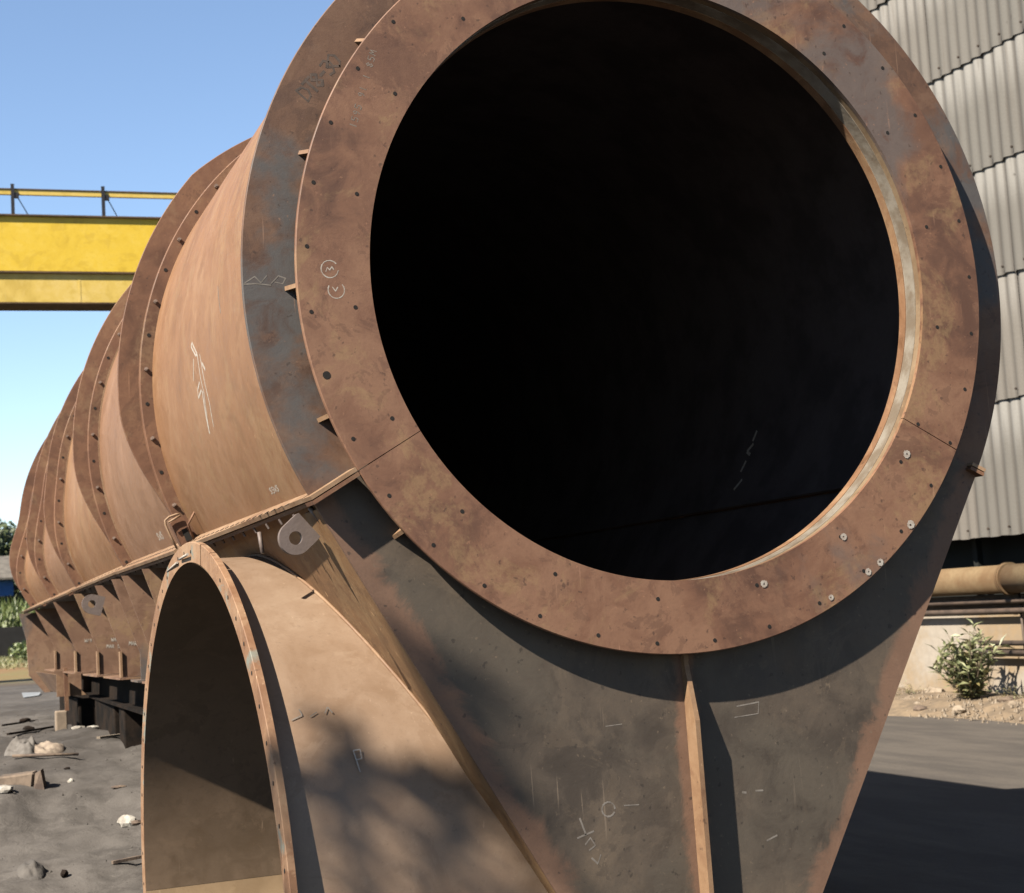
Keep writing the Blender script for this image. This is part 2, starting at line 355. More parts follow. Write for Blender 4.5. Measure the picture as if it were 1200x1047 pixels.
# small gussets between the ring and the end plate
for ag in (-18, 2, 22, 42, 62, 82, 101.5, 121.5, 141.5, 161.3, 181.5, 200.8, 220.5):
    c_, s_ = math.cos(math.radians(ag)), math.sin(math.radians(ag)); tv = Vector((-s_, 0, c_))*.011
    def Q(r, w_): return Vector((r*c_, w_, r*s_))-tv*.5
    M_ = MB(); M_.prism([Q(.826, .0138), Q(.99, .0138), Q(1.016, .0635), Q(.826, .0635)], tv); M_.build('mouth_gusset', M_lip, D)
# bays of the upper shell
rings = [1.904, 3.782, 5.593, 6.849, 8.225]
bays = [.0765]+rings
for i in range(5):
    ann('shell_plate', 1.078, 1.098 if i == 0 else 1.09, bays[i], bays[i+1]-.0005, AR, AL, M_shell if i % 2 == 0 or i == 2 else M_shell2, D)
RR = rings[:]
def rprof(ro):
    def f(a):
        e = min(AL-a, a-AR); k = sst((e-3)/24); return 1.135+(ro-1.135)*k-.0035*min(22, max(0, 139-max(a, 180-a)))
    return f
for i, y in enumerate(RR):
    ann('ring_flange', 1.0905, 1.142, y-.032, y-.001, AR+.2, AL-.2, M_flange, D, cham=.003)
    ann('ring_stiffener_plate', 1.0905, 1.21, y, y+.014, AR+.2, AL-.2, M_flange, D, rfun=rprof([1.215, 1.207, 1.198, 1.198, 1.205][i]), cham=.002)
    if i < 4: ann('shell_collar', 1.078, 1.0895, y+.0145, y+.0145+.001, AR, AL, M_shell, D) if 0 else None
    # weld bead at the shell
    ann('weld_bead', 1.0902, 1.096, y-.040, y-.0325, AR+.3, AL-.3, M_lip, D)
ann('weld_bead', 1.0982, 1.105, .0768, .086, AR+.3, AL-.3, M_lip, D)
for i, (a_, y0_, y1_) in enumerate(((70, .09, 1.86), (118, 1.93, 3.74), (150, 3.81, 5.55))):
    ann('plate_seam', 1.0985 if i == 0 else 1.0902, 1.1012 if i == 0 else 1.093, y0_, y1_, a_, a_+.35, M_flange, D)
# bolts on ring flanges (instances share one mesh)
def bolt_mesh():
    M2 = MB(); r = .0078*SC; M2.tube([(0, 0, 0), (0, -.008*SC, 0)], r, 6); M2.tube([(0, -.0081*SC, 0), (0, -.015*SC, 0)], r*.55, 6)
    me = bpy.data.meshes.new('bolt'); me.from_pydata(M2.v, [], M2.f); me.materials.append(M_bolt); return me
BM = bolt_mesh()
M2 = MB(); M2.tube([(0, 0, 0), (0, -.0008*SC, 0)], .0068*SC, 8); RHM = bpy.data.meshes.new('bolt_hole'); RHM.from_pydata(M2.v, [], M2.f); RHM.materials.append(M_hole)
for i, y in enumerate(RR):
    a = AL-1.3
    k = 0
    while a > AR+2:
        if a > 20: inst('bolt' if k % 2 else 'bolt_hole', BM if k % 2 else RHM, U((1.120*math.cos(math.radians(a)), y-.0325, 1.120*math.sin(math.radians(a)))), Matrix.Rotation(random.uniform(0, 1), 3, 'Y'), D)
        a -= 6.35; k += 1
# inner diaphragm & end wall & interior
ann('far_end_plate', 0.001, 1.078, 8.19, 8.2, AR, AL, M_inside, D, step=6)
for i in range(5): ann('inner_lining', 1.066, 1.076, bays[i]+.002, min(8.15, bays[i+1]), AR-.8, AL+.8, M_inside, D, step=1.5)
# seam flange on each side: a pair of radial plates
def radial_plate(name, s, y0, y1, r0, r1, off, th_, mat, ra=None):
    rad = Vector((s*CS, 0, -SN)); nrm = Vector((s*SN*-1*-1, 0, CS)) if 0 else Vector((-s*SN*-1, 0, CS))
    nrm = Vector((s*SN, 0, CS))        # towards the upper half
    M2 = MB(); p = rad*r0+nrm*off
    M2.prism([p+Vector((0, y0, 0)), p+(rad*((ra or r1)-r0))+Vector((0, y0, 0)), p+(rad*(r1-r0))+Vector((0, y1, 0)), p+Vector((0, y1, 0))], nrm*th_)
    return M2.build(name, mat, D)
segs = [(.085, .7, 1.158), (.701, 1.86, 1.185), (1.93, 3.745, 1.19), (3.80, 5.55, 1.18), (5.62, 6.81, 1.20), (6.88, 8.19, 1.21)]
for s in (-1, 1):
    for (y0, y1, r1) in segs:
        ra = {.085: 1.136, .701: 1.158}.get(y0)
        radial_plate('seam_flange', s, y0, y1, 1.0925, r1, .001, .012, M_lip, ra)
        radial_plate('lower_seam_flange', s, y0, y1, 1.0925, r1-.006, -.014, .011, M_flange, (ra-.006) if ra else None)
    # end flange running in from the plate edge to the front ring
    for off, th_, mm in ((.001, .010, M_lip), (-.012, .010, M_flange)):
        rad = Vector((s*CS, 0, -SN)); nrm = Vector((s*SN, 0, CS))
        M2 = MB(); A1 = rad*(1.002 if s < 0 else 1.085)+nrm*off; A2 = rad*(1.137 if s < 0 else 1.128)+nrm*off
        M2.prism([A1+Vector((0, .0 if s < 0 else .04, 0)), A2+Vector((0, .0 if s < 0 else .035, 0)), A2+Vector((0, .0835, 0)), A1+Vector((0, .0638, 0))], nrm*th_); M2.build('end_seam_flange', mm, D)
# seam bolts under the left flange
def sbolt_mesh():
    M2 = MB(); M2.tube([(0, 0, 0), (0, 0, -.016*SC)], .0035*SC, 6); me = bpy.data.meshes.new('seam_bolt'); me.from_pydata(M2.v, [], M2.f); me.materials.append(M_lug); return me
SBM = sbolt_mesh()
def slot_mesh():
    M2 = MB(); M2.tube([(0, 0, 0), (0, 0, .0015*SC)], .007*SC, 8); me = bpy.data.meshes.new('bolt_hole'); me.from_pydata(M2.v, [], M2.f); me.materials.append(M_hole); return me
HM = slot_mesh()
rotL = Matrix.Rotation(math.radians(-29.63), 3, 'Y')
y = .2; n_ = 0
while y < 5.4:
    rad = Vector((-CS, 0, -SN)); nrm = Vector((-SN, 0, CS))
    if not any(abs(y-r) < .05 for r in RR):
        if n_ % 2 == 0: inst('seam_bolt', SBM, U(rad*1.15+nrm*-.0145+Vector((0, y, 0))), rotL, D)
        inst('bolt_hole', HM, U(rad*1.15+nrm*.0131+Vector((0, y, 0))), rotL, D)
    y += .085 if y < 3.5 else .12; n_ += 1
# hopper walls: near deep box, far shallow box
DC = Vector((-1.108, 1.183, -1.715))        # branch duct centre at its mouth
def wallx(r, z, s): return s*(r+SN*z)/CS
YN = 2.42
for s in (-1, 1):
    for (y0, y1, zl) in ((.078, YN, zb), (YN+.002, 8.2, -1.08)):
        rowsT = []; rowsB = []; ysamp = [y0+(y1-y0)*i/60 for i in range(61)]
        for yv in ysamp:
            zlow = zl
            if s < 0 and y0 < 1 and abs(yv-1.183) < 1.05: zlow = -1.715+math.sqrt(1.05**2-(yv-1.183)**2)
            rowsT.append((yv, -.55)); rowsB.append((yv, max(zlow, zl)))
        M2 = MB()
        for r, fl in ((1.1, s > 0), (1.09, s < 0)):
            M2.quadgrid([[(wallx(r, z, s), yv, z) for yv, z in rowsT], [(wallx(r, z, s), yv, z) for yv, z in rowsB]], False, flip=fl)
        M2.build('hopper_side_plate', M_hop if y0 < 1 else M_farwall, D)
        M2 = MB(); M2.quadgrid([[(wallx(1.087, z, s), yv, z) for yv, z in rowsT], [(wallx(1.087, z, s), yv, z) for yv, z in rowsB]], False, flip=s < 0); M2.build('hopper_shade_lining', M_inside, D)  # added inner sheet, coloured dark for the shade inside
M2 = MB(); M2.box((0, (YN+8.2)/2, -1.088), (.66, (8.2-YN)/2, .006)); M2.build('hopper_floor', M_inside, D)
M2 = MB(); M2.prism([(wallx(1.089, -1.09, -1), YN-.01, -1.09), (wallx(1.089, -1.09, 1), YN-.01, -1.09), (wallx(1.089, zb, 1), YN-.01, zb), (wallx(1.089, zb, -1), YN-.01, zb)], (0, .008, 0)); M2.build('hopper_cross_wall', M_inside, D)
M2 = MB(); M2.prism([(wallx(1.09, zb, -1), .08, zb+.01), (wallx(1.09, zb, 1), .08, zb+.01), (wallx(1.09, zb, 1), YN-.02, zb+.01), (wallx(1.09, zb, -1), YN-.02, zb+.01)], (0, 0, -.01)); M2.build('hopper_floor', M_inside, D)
# ribs with edge strips and foot plates along the shallow part
ribs = [2.75, 3.45, 3.85, 4.45, 5.3, 6.3, 7.4]
def rib(s, y, wide=0):
    A_ = (s*1.045, -.605); B_ = (s*.925, -.955); Cc = (s*.925, -1.078); Dd = (wallx(1.102, -1.078, s), -1.078); Ee = (wallx(1.102, -.605, s), -.605)
    M2 = MB(); M2.prism([(p[0], y, p[1]) for p in (A_, B_, Cc, Dd, Ee)], (0, .012, 0)); r_ = M2.build('hopper_rib', M_rib, D)
    if y > 4.4 and y < 7.9:
        M2 = MB(); M2.prism([(s*.9265, y-.012, -.95), (s*.9265, y-.012, -1.078), (s*.937, y-.012, -1.078), (s*.937, y-.012, -.95)], (0, .045, 0)); M2.build('edge_strip', M_lip, r_)
    M2 = MB(); M2.box((s*.83, y+.02+(.24 if y > 4.4 else .08), -1.085), (.115, .30 if y > 4.4 else .12, .0045)); M2.build('foot_plate', M_rib, r_)
for s in (-1, 1):
    for y in ribs: rib(s, y)
# far end lower plate and its drop box
M2 = MB(); M2.prism([(-1.07, 8.205, -.60), (-1.03, 8.205, -.86), (-1.02, 8.205, -1.12), (-.93, 8.205, -1.25), (.93, 8.205, -1.25), (1.02, 8.205, -1.12), (1.03, 8.205, -.86), (1.07, 8.205, -.6)], (0, .03, 0)); M2.build('far_hopper_end_plate', M_rib, D)
M2 = MB(); M2.prism([(-.98, 6.9, -1.10), (-.98, 8.2, -1.10), (-.9, 8.2, -1.24), (-.9, 6.9, -1.24)], (.01, 0, 0)); M2.build('drop_box_side', M_rib, D)
M2 = MB(); M2.prism([(-.98, 6.89, -1.095), (-.80, 6.89, -1.24), (-.98, 6.89, -1.24)], (0, .012, 0)); M2.build('drop_box_gusset', M_lip, D)
# lifting lugs
def lug(y, cx, cz, r, rh, ax, mat=None):
    cdir = Vector((ax[0], 0, ax[1])).normalized(); pdir = Vector((-cdir.z, 0, cdir.x)); M2 = MB(); n = 28
    out = []; hin = []; n = 64; ln = r*1.16
    for k in range(n):
        a = 2*math.pi*k/n; cc, ss = math.cos(a), math.sin(a); hin.append((cx+rh*(cc*cdir.x+ss*pdir.x), cz+rh*(cc*cdir.z+ss*pdir.z)))
        e = r
        if cc > 0: e = min(r/max(abs(ss), 1e-6), ln/max(cc, 1e-6))
        out.append((cx+e*(cc*cdir.x+ss*pdir.x), cz+e*(cc*cdir.z+ss*pdir.z)))
    for w0, fl in ((y, True), (y+.02, False)):
        M2.quadgrid([[(p[0], w0, p[1]) for p in out], [(p[0], w0, p[1]) for p in hin]], False, close=True, flip=fl)
    M2.quadgrid([[(p[0], y, p[1]) for p in out], [(p[0], y+.02, p[1]) for p in out]], False, close=True)
    M2.quadgrid([[(p[0], y+.02, p[1]) for p in hin], [(p[0], y, p[1]) for p in hin]], True, close=True)
    return M2.build('lifting_lug', mat or M_lug, D)
lug(.15, -1.000, -.644, .042, .017, (.76, .65))
lug(3.98, -1.125, -.712, .046, .018, (.85, -.25), M_lug)
M2 = MB(); M2.tube([(-1.0, .60, -.60), (-.995, .59, -.66)], .006, 6); M2.build('tack_bar', M_lug, D)
M2 = MB(); M2.tube([(-.965, .13, -.57), (-.935, .125, -.612)], .007, 6); M2.build('tack_bar', M_lug, D)
# hatch bracket at the bottom of the first ring flange
yb = 1.80
M2 = MB(); M2.prism([(-1.065, yb, -.487), (-1.033, yb, -.465), (-1.018, yb, -.470), (-.980, yb, -.556), (-1.007, yb, -.566), (-1.030, yb, -.566)], (0, .05, 0)); hb = M2.build('hatch_bracket', M_flange, D)
M2 = MB(); M2.prism([(-1.028, yb-.002, -.511), (-1.010, yb-.002, -.507), (-.991, yb-.002, -.546), (-1.012, yb-.002, -.553)], (0, .0015, 0)); M2.build('hatch_opening', M_hole, hb)
M2 = MB(); M2.tube([(x, yb-.015, z) for x, z in [(-1.033, -.458), (-1.046, -.458), (-1.071, -.466), (-1.085, -.478), (-1.084, -.494), (-1.069, -.532), (-1.048, -.577)]], .004, 7); M2.tube([(-1.033, yb-.02, -.463), (-1.075, yb-.02, -.486)], .004, 6); M2.build('rod_loop', M_lip, hb)
M2 = MB(); M2.tube([(-.985, yb-.1, -.44), (-1.02, yb-.1, -.50), (-.99, yb-.05, -.56)], .004, 6); M2.build('rod', M_flange, hb)

# branch duct
aD = math.radians(1.8); uD = Vector((-math.sin(aD), math.cos(aD), 0)); axD = Vector((math.cos(aD), math.sin(aD), 0))
def ductF(u, v, w_): return tuple(DC+uD*u+Vector((0, 0, v))+axD*w_)
BD = ann('branch_duct', 1.0645, 1.070, 0, .01, -13, 193, M_duct, D, F=ductF) if 0 else None
def duct_shell(name, ro, ri, a0, a1, w0, mat, parent, both=True, matin=None):
    A = rng(a0, a1, 1.5); M2 = MB()
    def end(r, a):
        p = Vector(ductF(r*math.cos(math.radians(a)), r*math.sin(math.radians(a)), 0)); n_ = Vector(nL); return (1.094-p.dot(n_))/axD.dot(n_)
    for r, fl in ((ro, False), (ri, True)):
        rows = [[ductF(r*math.cos(math.radians(a)), r*math.sin(math.radians(a)), w0+(max(end(r, a), w0+.01)-w0)*k/6) for a in A] for k in range(7)]
        M2.quadgrid(rows, True, flip=not fl)
    return M2.build(name, mat, parent)
duct = duct_shell('branch_duct', 1.0725, 1.0635, -13, 193, .021, M_duct, D)
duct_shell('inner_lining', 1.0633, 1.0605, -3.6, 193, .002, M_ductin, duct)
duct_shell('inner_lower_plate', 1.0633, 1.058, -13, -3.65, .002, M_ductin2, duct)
ann('mouth_flange', 1.0640, 1.126, 0, .019, -12, 100.4, M_dfl, duct, F=ductF, cham=.002)
ann('mouth_flange_segment', 1.0640, 1.126, .001, .018, 100.7, 107.0, M_dfl, duct, F=ductF, cham=.002)
ann('mouth_flange', 1.0640, 1.126, 0, .019, 107.3, 192, M_dfl, duct, F=ductF, cham=.002)
for a in (97.5, 104.5):
    p = Vector(ductF(1.098*math.cos(math.radians(180-a if 0 else 180-a)), 1.098*math.sin(math.radians(a)), -.008)) if 0 else None
for u0, v0, u1, v1 in ((-.02+.10, 1.095, .26, 1.085), (.24, 1.085, .42, 1.045)):
    pass
for (y0, z0, y1, z1) in ((1.28, -.635, 1.12, -.628), (1.55, -.662, 1.33, -.643)):
    M2 = MB(); M2.tube([(-1.118, y0, z0), (-1.118, y1, z1)], .0042, 6); M2.build('joint_bar', M_chalk, duct)
def dhole():
    M2 = MB(); M2.tube([(0, 0, 0), (-.0012*SC, 0, 0)], .0058*SC, 8); me = bpy.data.meshes.new('flange_hole'); me.from_pydata(M2.v, [], M2.f); me.materials.append(M_hole); return me
DHM = dhole(); a = -8.0
while a < 190:
    if not (98 < a < 110): inst('flange_hole', DHM, U(ductF(1.096*math.cos(math.radians(a)), 1.096*math.sin(math.radians(a)), -.0001)), Matrix.Rotation(0, 3, 'Z'), duct)
    a += 5.6
# intersection weld bead
pts = []
for a in rng(10, 176, 2):
    p = Vector(ductF(1.076*math.cos(math.radians(a)), 1.076*math.sin(math.radians(a)), 0)); n_ = Vector(nL); tt = (1.104-p.dot(n_))/axD.dot(n_); pts.append(tuple(p+axD*tt))
M2 = MB(); M2.tube(pts, .005, 6); M2.build('weld_bead', M_lip, duct)

# holes and chalk rings on the front ring
def hole_front(r): 
    M2 = MB(); M2.tube([(0, 0, 0), (0, -.0008*SC, 0)], r*SC, 10); me = bpy.data.meshes.new('ring_hole'); me.from_pydata(M2.v, [], M2.f); me.materials.append(M_hole); return me
FH = hole_front(.0052)
a = 146.7-9.77*18
I3 = Matrix.Identity(3)
while a < 330:
    inst('ring_hole', FH, U((.9715*math.cos(math.radians(a)), -.0001, .9715*math.sin(math.radians(a)))), I3, D)
    if int(round((a-146.7)/9.77)) % 2 == 0: inst('ring_hole', FH, U((.858*math.cos(math.radians(a)), -.0001, .858*math.sin(math.radians(a)))), I3, D)
    a += 9.77
inst('ring_hole', hole_front(.010), U((.971*math.cos(math.radians(195.3)), -.0002, .971*math.sin(math.radians(195.3)))), I3, D)
def marks_split(name, strokes, y, wdt, mat, parent=D):
    for st in strokes: mark_front(name, [st], y, wdt, mat, parent)
def mark_front(name, strokes, y, wdt, mat, parent=D):
    M2 = MB(); kk = 0; y_0 = y
    for st in strokes:
        for (a_, b_) in zip(st[:-1], st[1:]):
            kk += 1; y = y_0-.00006*(kk % 5)
            a_ = Vector(a_); b_ = Vector(b_); d = b_-a_
            if d.length < 1e-6: continue
            d.normalize(); n_ = Vector((-d.y, d.x))*wdt*.5*random.uniform(.7, 1.25); a2 = a_-d*wdt*.3; b2 = b_+d*wdt*.3
            M2.prism([(a2.x+n_.x, y, a2.y+n_.y), (b2.x+n_.x, y, b2.y+n_.y), (b2.x-n_.x, y, b2.y-n_.y), (a2.x-n_.x, y, a2.y-n_.y)], (0, .0001, 0))
    return M2.build(name, mat, parent)
def arc(cx, cz, r, a0, a1, n=14, sq=1): return [(cx+r*math.cos(math.radians(a0+(a1-a0)*i/n)), cz+sq*r*math.sin(math.radians(a0+(a1-a0)*i/n))) for i in range(n+1)]
for (r, a, rr) in ((.861, 284.9, .012), (.975, 295.5, .009), (.982, 303.6, .011), (.985, 306.3, .012), (.982, 314.8, .014), (.863, 303.5, .011), (.863, 324.5, .013)):
    x, z = r*math.cos(math.radians(a)), r*math.sin(math.radians(a)); mark_front('chalk_ring', [arc(x, z, rr*.55, 0, 360, 9)], -.0016, rr*.6, M_chalk)
mark_front('chalk_circled_number', [arc(-.914, .010, .022, 40, 350), [(-.924, .004), (-.920, .014), (-.914, .008), (-.908, .016), (-.904, .009)]], -.00012, .0026, M_chalk)
mark_front('chalk_circled_number', [arc(-.900, -.043, .021, 150, 400), [(-.909, -.036), (-.902, -.046), (-.896, -.036)]], -.00012, .0026, M_chalk)
# stroke letters
GL = {'1': [[(.3, 0), (.3, 1)]], '5': [[(.6, 1), (.1, 1), (.1, .55), (.5, .55), (.6, .25), (.4, 0), (0, .05)]], 'S': [[(.6, .9), (.3, 1), (.05, .8), (.55, .3), (.3, 0), (0, .1)]],
      'W': [[(0, 1), (.15, 0), (.35, .7), (.5, 0), (.7, 1)]], 'D': [[(0, 0), (0, 1), (.4, .9), (.6, .5), (.4, .1), (0, 0)]], 'T': [[(0, 1), (.7, 1)], [(.35, 1), (.35, 0)]], '-': [[(.1, .5), (.5, .5)]],
      '3': [[(0, .95), (.4, 1), (.55, .75), (.25, .55), (.55, .3), (.35, 0), (0, .08)]], '0': [[(.3, 0), (0, .3), (.05, .8), (.35, 1), (.6, .7), (.55, .2), (.3, 0)]], '9': [[(.5, .6), (.2, .5), (.1, .8), (.35, 1), (.55, .8), (.5, .3), (.3, 0)]],
      '8': [[(.3, .5), (.05, .75), (.3, 1), (.55, .75), (.3, .5), (.05, .25), (.3, 0), (.55, .25), (.3, .5)]], 'M': [[(0, 0), (.1, 1), (.35, .4), (.6, 1), (.7, 0)]], 'A': [[(0, 0), (.3, 1), (.6, 0)], [(.12, .4), (.5, .4)]],
      'R': [[(0, 0), (0, 1), (.5, .85), (.45, .55), (0, .5), (.55, 0)]], 'P': [[(.15, 0), (0, 1), (.5, 1), (.55, .5), (.1, .5)]], ' ': [], 'E': [[(.55, 1), (0, 1), (0, 0), (.55, 0)], [(0, .5), (.4, .5)]], '/': [[(0, 0), (.5, 1)]]}
def letters(txt, x, z, h, ang, step=.8):
    out = []; ca, sa = math.cos(math.radians(ang)), math.sin(math.radians(ang))
    for i, ch in enumerate(txt):
        for st in GL[ch]:
            out.append([(x+(i*step+px)*h*ca-pz*h*sa, z+(i*step+px)*h*sa+pz*h*ca) for px, pz in st])
    return out
M_fchalk = plain('faded_chalk', (.42, .36, .31), .95, .25, 30, (.27, .22, .18), .1)
mark_front('chalk_lettering', letters('1595 91 1 85M', -.826, .375, .017, 72, 1.0), -.00012, .0022, M_fchalk)
mark_front('painted_lettering', letters('DT8-30', -.930, .462, .040, 48, .60), .0638, .0065, M_mark)
M_fchalk = plain('faded_chalk', (.40, .36, .32), .95, .25, 30, (.25, .22, .19), .1)
mark_front('chalk_seam_scribble', [[(-1.115, -.012), (-1.09, .004), (-1.075, -.012), (-1.06, .006)], [(-1.05, -.014), (-1.03, .006), (-1.012, .0), (-1.02, -.014), (-1.04, -.01)], [(-1.118, -.016), (-1.09, -.014), (-1.05, -.018)]], .0638, .003, M_fchalk)
mark_front('chalk_box', [[(.145, -1.148), (.211, -1.142), (.206, -1.172), (.136, -1.176)]], .0638, .003, M_fchalk)
marks_split('chalk_stroke', [[(-.235, -1.168), (-.19, -1.166)]], .0638, .003, M_fchalk)
M_fchalk = plain('faded_chalk', (.40, .36, .32), .95, .25, 30, (.25, .22, .19), .1)
marks_split('faded_chalk_stroke', [[(-.335, -1.437), (-.29, -1.425)], [(-.315, -1.455), (-.30, -1.44), (-.288, -1.46), (-.305, -1.47)], [(-.325, -1.39), (-.312, -1.43)], arc(-.245, -1.375, .018, 0, 330), [(-.2, -1.37), (-.16, -1.372)], [(-.30, -1.49), (-.285, -1.505), (-.275, -1.485)]], .0638, .004, M_fchalk)
marks_split('faded_chalk_stroke', [[(.14, -1.37), (.15, -1.372)], [(.18, -1.37), (.20, -1.371)], [(.20, -1.5), (.23, -1.49)]], .0638, .005, M_fchalk)
def mark_cyl(name, strokes, wdt, mat=M_chalk, r=1.0902, parent=D):
    M2 = MB()
    def P(yv, a): return Vector((r*math.cos(math.radians(a)), yv, r*math.sin(math.radians(a))))
    for st in strokes:
        fine = []
        for (p, q) in zip(st[:-1], st[1:]):
            k = max(1, int(math.ceil(abs(q[1]-p[1])/1.5)))
            for i in range(k): fine.append((p[0]+(q[0]-p[0])*i/k, p[1]+(q[1]-p[1])*i/k))
        fine.append(st[-1])
        for (p, q) in zip(fine[:-1], fine[1:]):
            A_, B_ = P(*p), P(*q); d = (B_-A_).normalized(); nr = Vector((A_.x, 0, A_.z)).normalized(); n_ = d.cross(nr)*wdt*.5
            M2.prism([A_+n_, B_+n_, B_-n_, A_-n_], nr*.0002)
    return M2.build(name, mat, parent)
mark_cyl('chalk_scribble', [[(.99, 179.8), (.91, 182.4), (.94, 182.3), (1.01, 180.2), (.99, 179.8)], [(.91, 182.4), (.90, 186.7), (.89, 188.8), (.955, 194.6)], [(.87, 182.7), (.86, 184.1), (.84, 190.6), (.87, 194.2)], [(.86, 184.1), (.81, 185.7), (.84, 184.4)],
                            [(.93, 186.6), (.98, 187.5), (.99, 188.7), (.92, 187.9)], [(.98, 182.5), (1.02, 185.7)]], .008, M_chalk, 1.0982)
mark_cyl('chalk_thick_stroke', [[(.91, 188.2), (.957, 194.7)]], .014, M_chalk, 1.0982)
mark_cyl('chalk_stroke', [[(.54, 175.7), (.50, 180.1)]], .006, M_fchalk, 1.0982)
def cyl_letters(txt, y0, a0, h, step=.8):   # h in degrees tall, runs towards -y
    out = []
    for i, ch in enumerate(txt):
        for st in GL[ch]: out.append([(y0-(i*step+px)*h/52.*2.1, a0-(pz)*h) for px, pz in st])
    return out
mark_cyl('chalk_lettering', cyl_letters('S5WS', .52, 207.2, .85), .0042, M_chalk, 1.0982)
mark_cyl('chalk_lettering', cyl_letters('SWS', 2.74, 206.9, 1.5), .008)
mark_cyl('chalk_lettering', cyl_letters('SWS', 4.4, 204, 1.2), .007, M_fchalk)
for st in ([(1.39, -14.6), (1.41, -16.6)], [(1.40, -17.2), (1.44, -18.6), (1.41, -19.4)], [(1.43, -20.6), (1.45, -22.8)], [(1.42, -24.6), (1.46, -26.6)]):
    mark_cyl('inner_chalk_mark', [st], .012, M_chalk, 1.0645)
# mark P on the duct
def mark_duct(name, strokes, wdt, mat):
    M2 = MB()
    for st in strokes:
        for (p, q) in zip(st[:-1], st[1:]):
            def PP(x, z):
                v = z-DC.z; u_ = -math.sqrt(max(0, 1.0727**2-v*v)); return Vector((x, DC.y+u_, z))
            A_, B_ = PP(*p), PP(*q); d = (B_-A_).normalized(); nr = Vector((0, A_.y-DC.y, A_.z-DC.z)).normalized(); n_ = d.cross(nr)*wdt*.5; M2.prism([A_+n_, B_+n_, B_-n_, A_-n_], nr*.0001)
    return M2.build(name, mat, duct)
mark_duct('chalk_letter', [[(-.848, -1.238), (-.856, -1.185), (-.838, -1.184), (-.838, -1.206), (-.853, -1.208)]], .0035, M_chalk)
mark_duct('faded_chalk_scribble', [[(-1.0, -1.10), (-.97, -1.09), (-.975, -1.075)], [(-.95, -1.095), (-.93, -1.085)], [(-.91, -1.09), (-.90, -1.075), (-.89, -1.09)]], .003, M_fchalk)
# chalk writing on the far ribs
def rib_marks(y, sx, sz, t):
    mark_front('chalk_lettering', letters(t, sx, sz, .018, -4, .8), y-.0015, .0035, M_chalk)
rib_marks(5.3, -.885, -.935, 'MAR 5'); rib_marks(5.3, -.86, -.90, 'WA'); rib_marks(6.3, -.88, -.90, 'W/9'); rib_marks(4.45, -.89, -.92, 'MAR')
mark_front('chalk_box', [[(-.86, -.80), (-.835, -.84), (-.80, -.82)]], 5.2985, .003, M_chalk)

BEND[0] = False
# ---------------------------------------------------------------- supports under the drum
M_beam = plain('dark_beam', (.02, .018, .017), .8, .3, 5, (.05, .036, .028))  # beams and left blocks blackened to stand for the shade under the drum
M_beam.node_tree.nodes['Principled BSDF'].inputs['Specular IOR Level'].default_value = .04; M_beam.node_tree.nodes['Principled BSDF'].inputs['Roughness'].default_value = .95
M_block = plain('stained_concrete', (.30, .255, .21), .9, .3, 6, (.19, .16, .13), .5)
def ibeam(name, x, y0, y1, zt, h, label):
    M2 = MB(); yc = (y0+y1)/2; hy = (y1-y0)/2
    M2.box((x, yc, zt-.008), (.07, hy, .008)); M2.box((x, yc, zt-h/2), (.007, hy, h/2-.0165)); M2.box((x, yc, zt-h+.008), (.07, hy, .008))
    return tag(M2.build(name, M_beam, at=(x, yc, zt-h)), label, 'steel beam', 'support beams')
ibeam('support_beam', -.80, 2.95, 8.15, -1.0925, .17, 'dark steel I-beam under the sunlit left feet of the drum')
ibeam('support_beam', .78, 2.95, 7.9, -1.0925, .17, 'dark steel I-beam in shade under the right feet of the drum')
def block(x, y, zt, h, hx, hy, label, mat=M_block, rz=0, nm='support_block', grp='blocks under the support beams'):
    z0 = zt-h; M2 = MB(); M2.box((x, y, zt-h/2), (hx, hy, h/2), Matrix.Rotation(rz, 3, 'Z')); o = M2.build(nm, mat, at=(x, y, z0))
    bv = o.modifiers.new('b', 'BEVEL'); bv.width = .01; bv.segments = 2; return tag(o, label, 'block', grp)
for i, (y, lb) in enumerate(((5.35, 'dark timber block under the left beam, nearest the duct mouth'), (6.25, 'long dark block under the middle of the left beam'), (7.35, 'dark block under the far end of the left beam'))):
    block(-.72 if i < 2 else -.84, y, -1.263, 1.45-1.263+(.06 if y < 5.7 else .02), .13, .12 if i == 0 else .42, lb, M_beam, .03*i)
for i, (y, lb) in enumerate(((4.9, 'block under the near end of the right hand beam'), (7.4, 'block under the far end of the right hand beam'))):
    block(.74, y, -1.263, .60, .15, .18, lb, M_block)
for s, lb in ((-1, 'left half of the tall timber prop under the hopper end'), (1, 'right half of the tall timber prop under the hopper end')):
    block(s*.14, 1.6, -1.861, .13, .13, .4, lb, M_beam)
block(-1.055, 6.9, -1.33, .15, .035, .06, 'small pale tan concrete block at the foot of the stand leg', plain('pale_tan_block', (.52, .40, .29), .9, .2), 0)
M2 = MB(); M2.box((-1.02, 6.86, -1.195), (.012, .012, .135)); sl = M2.build('stand_leg', M_flange, at=(-1.02, 6.86, -1.33)); tag(sl, 'thin rusty steel post standing on the pale tan block beside the drum', 'post')
block(-.50, 5.75, -1.34, .12, .06, .05, 'grey concrete cube in shade beside the dark timber block', plain('grey_cube', (.33, .31, .29), .9, .2), .2)

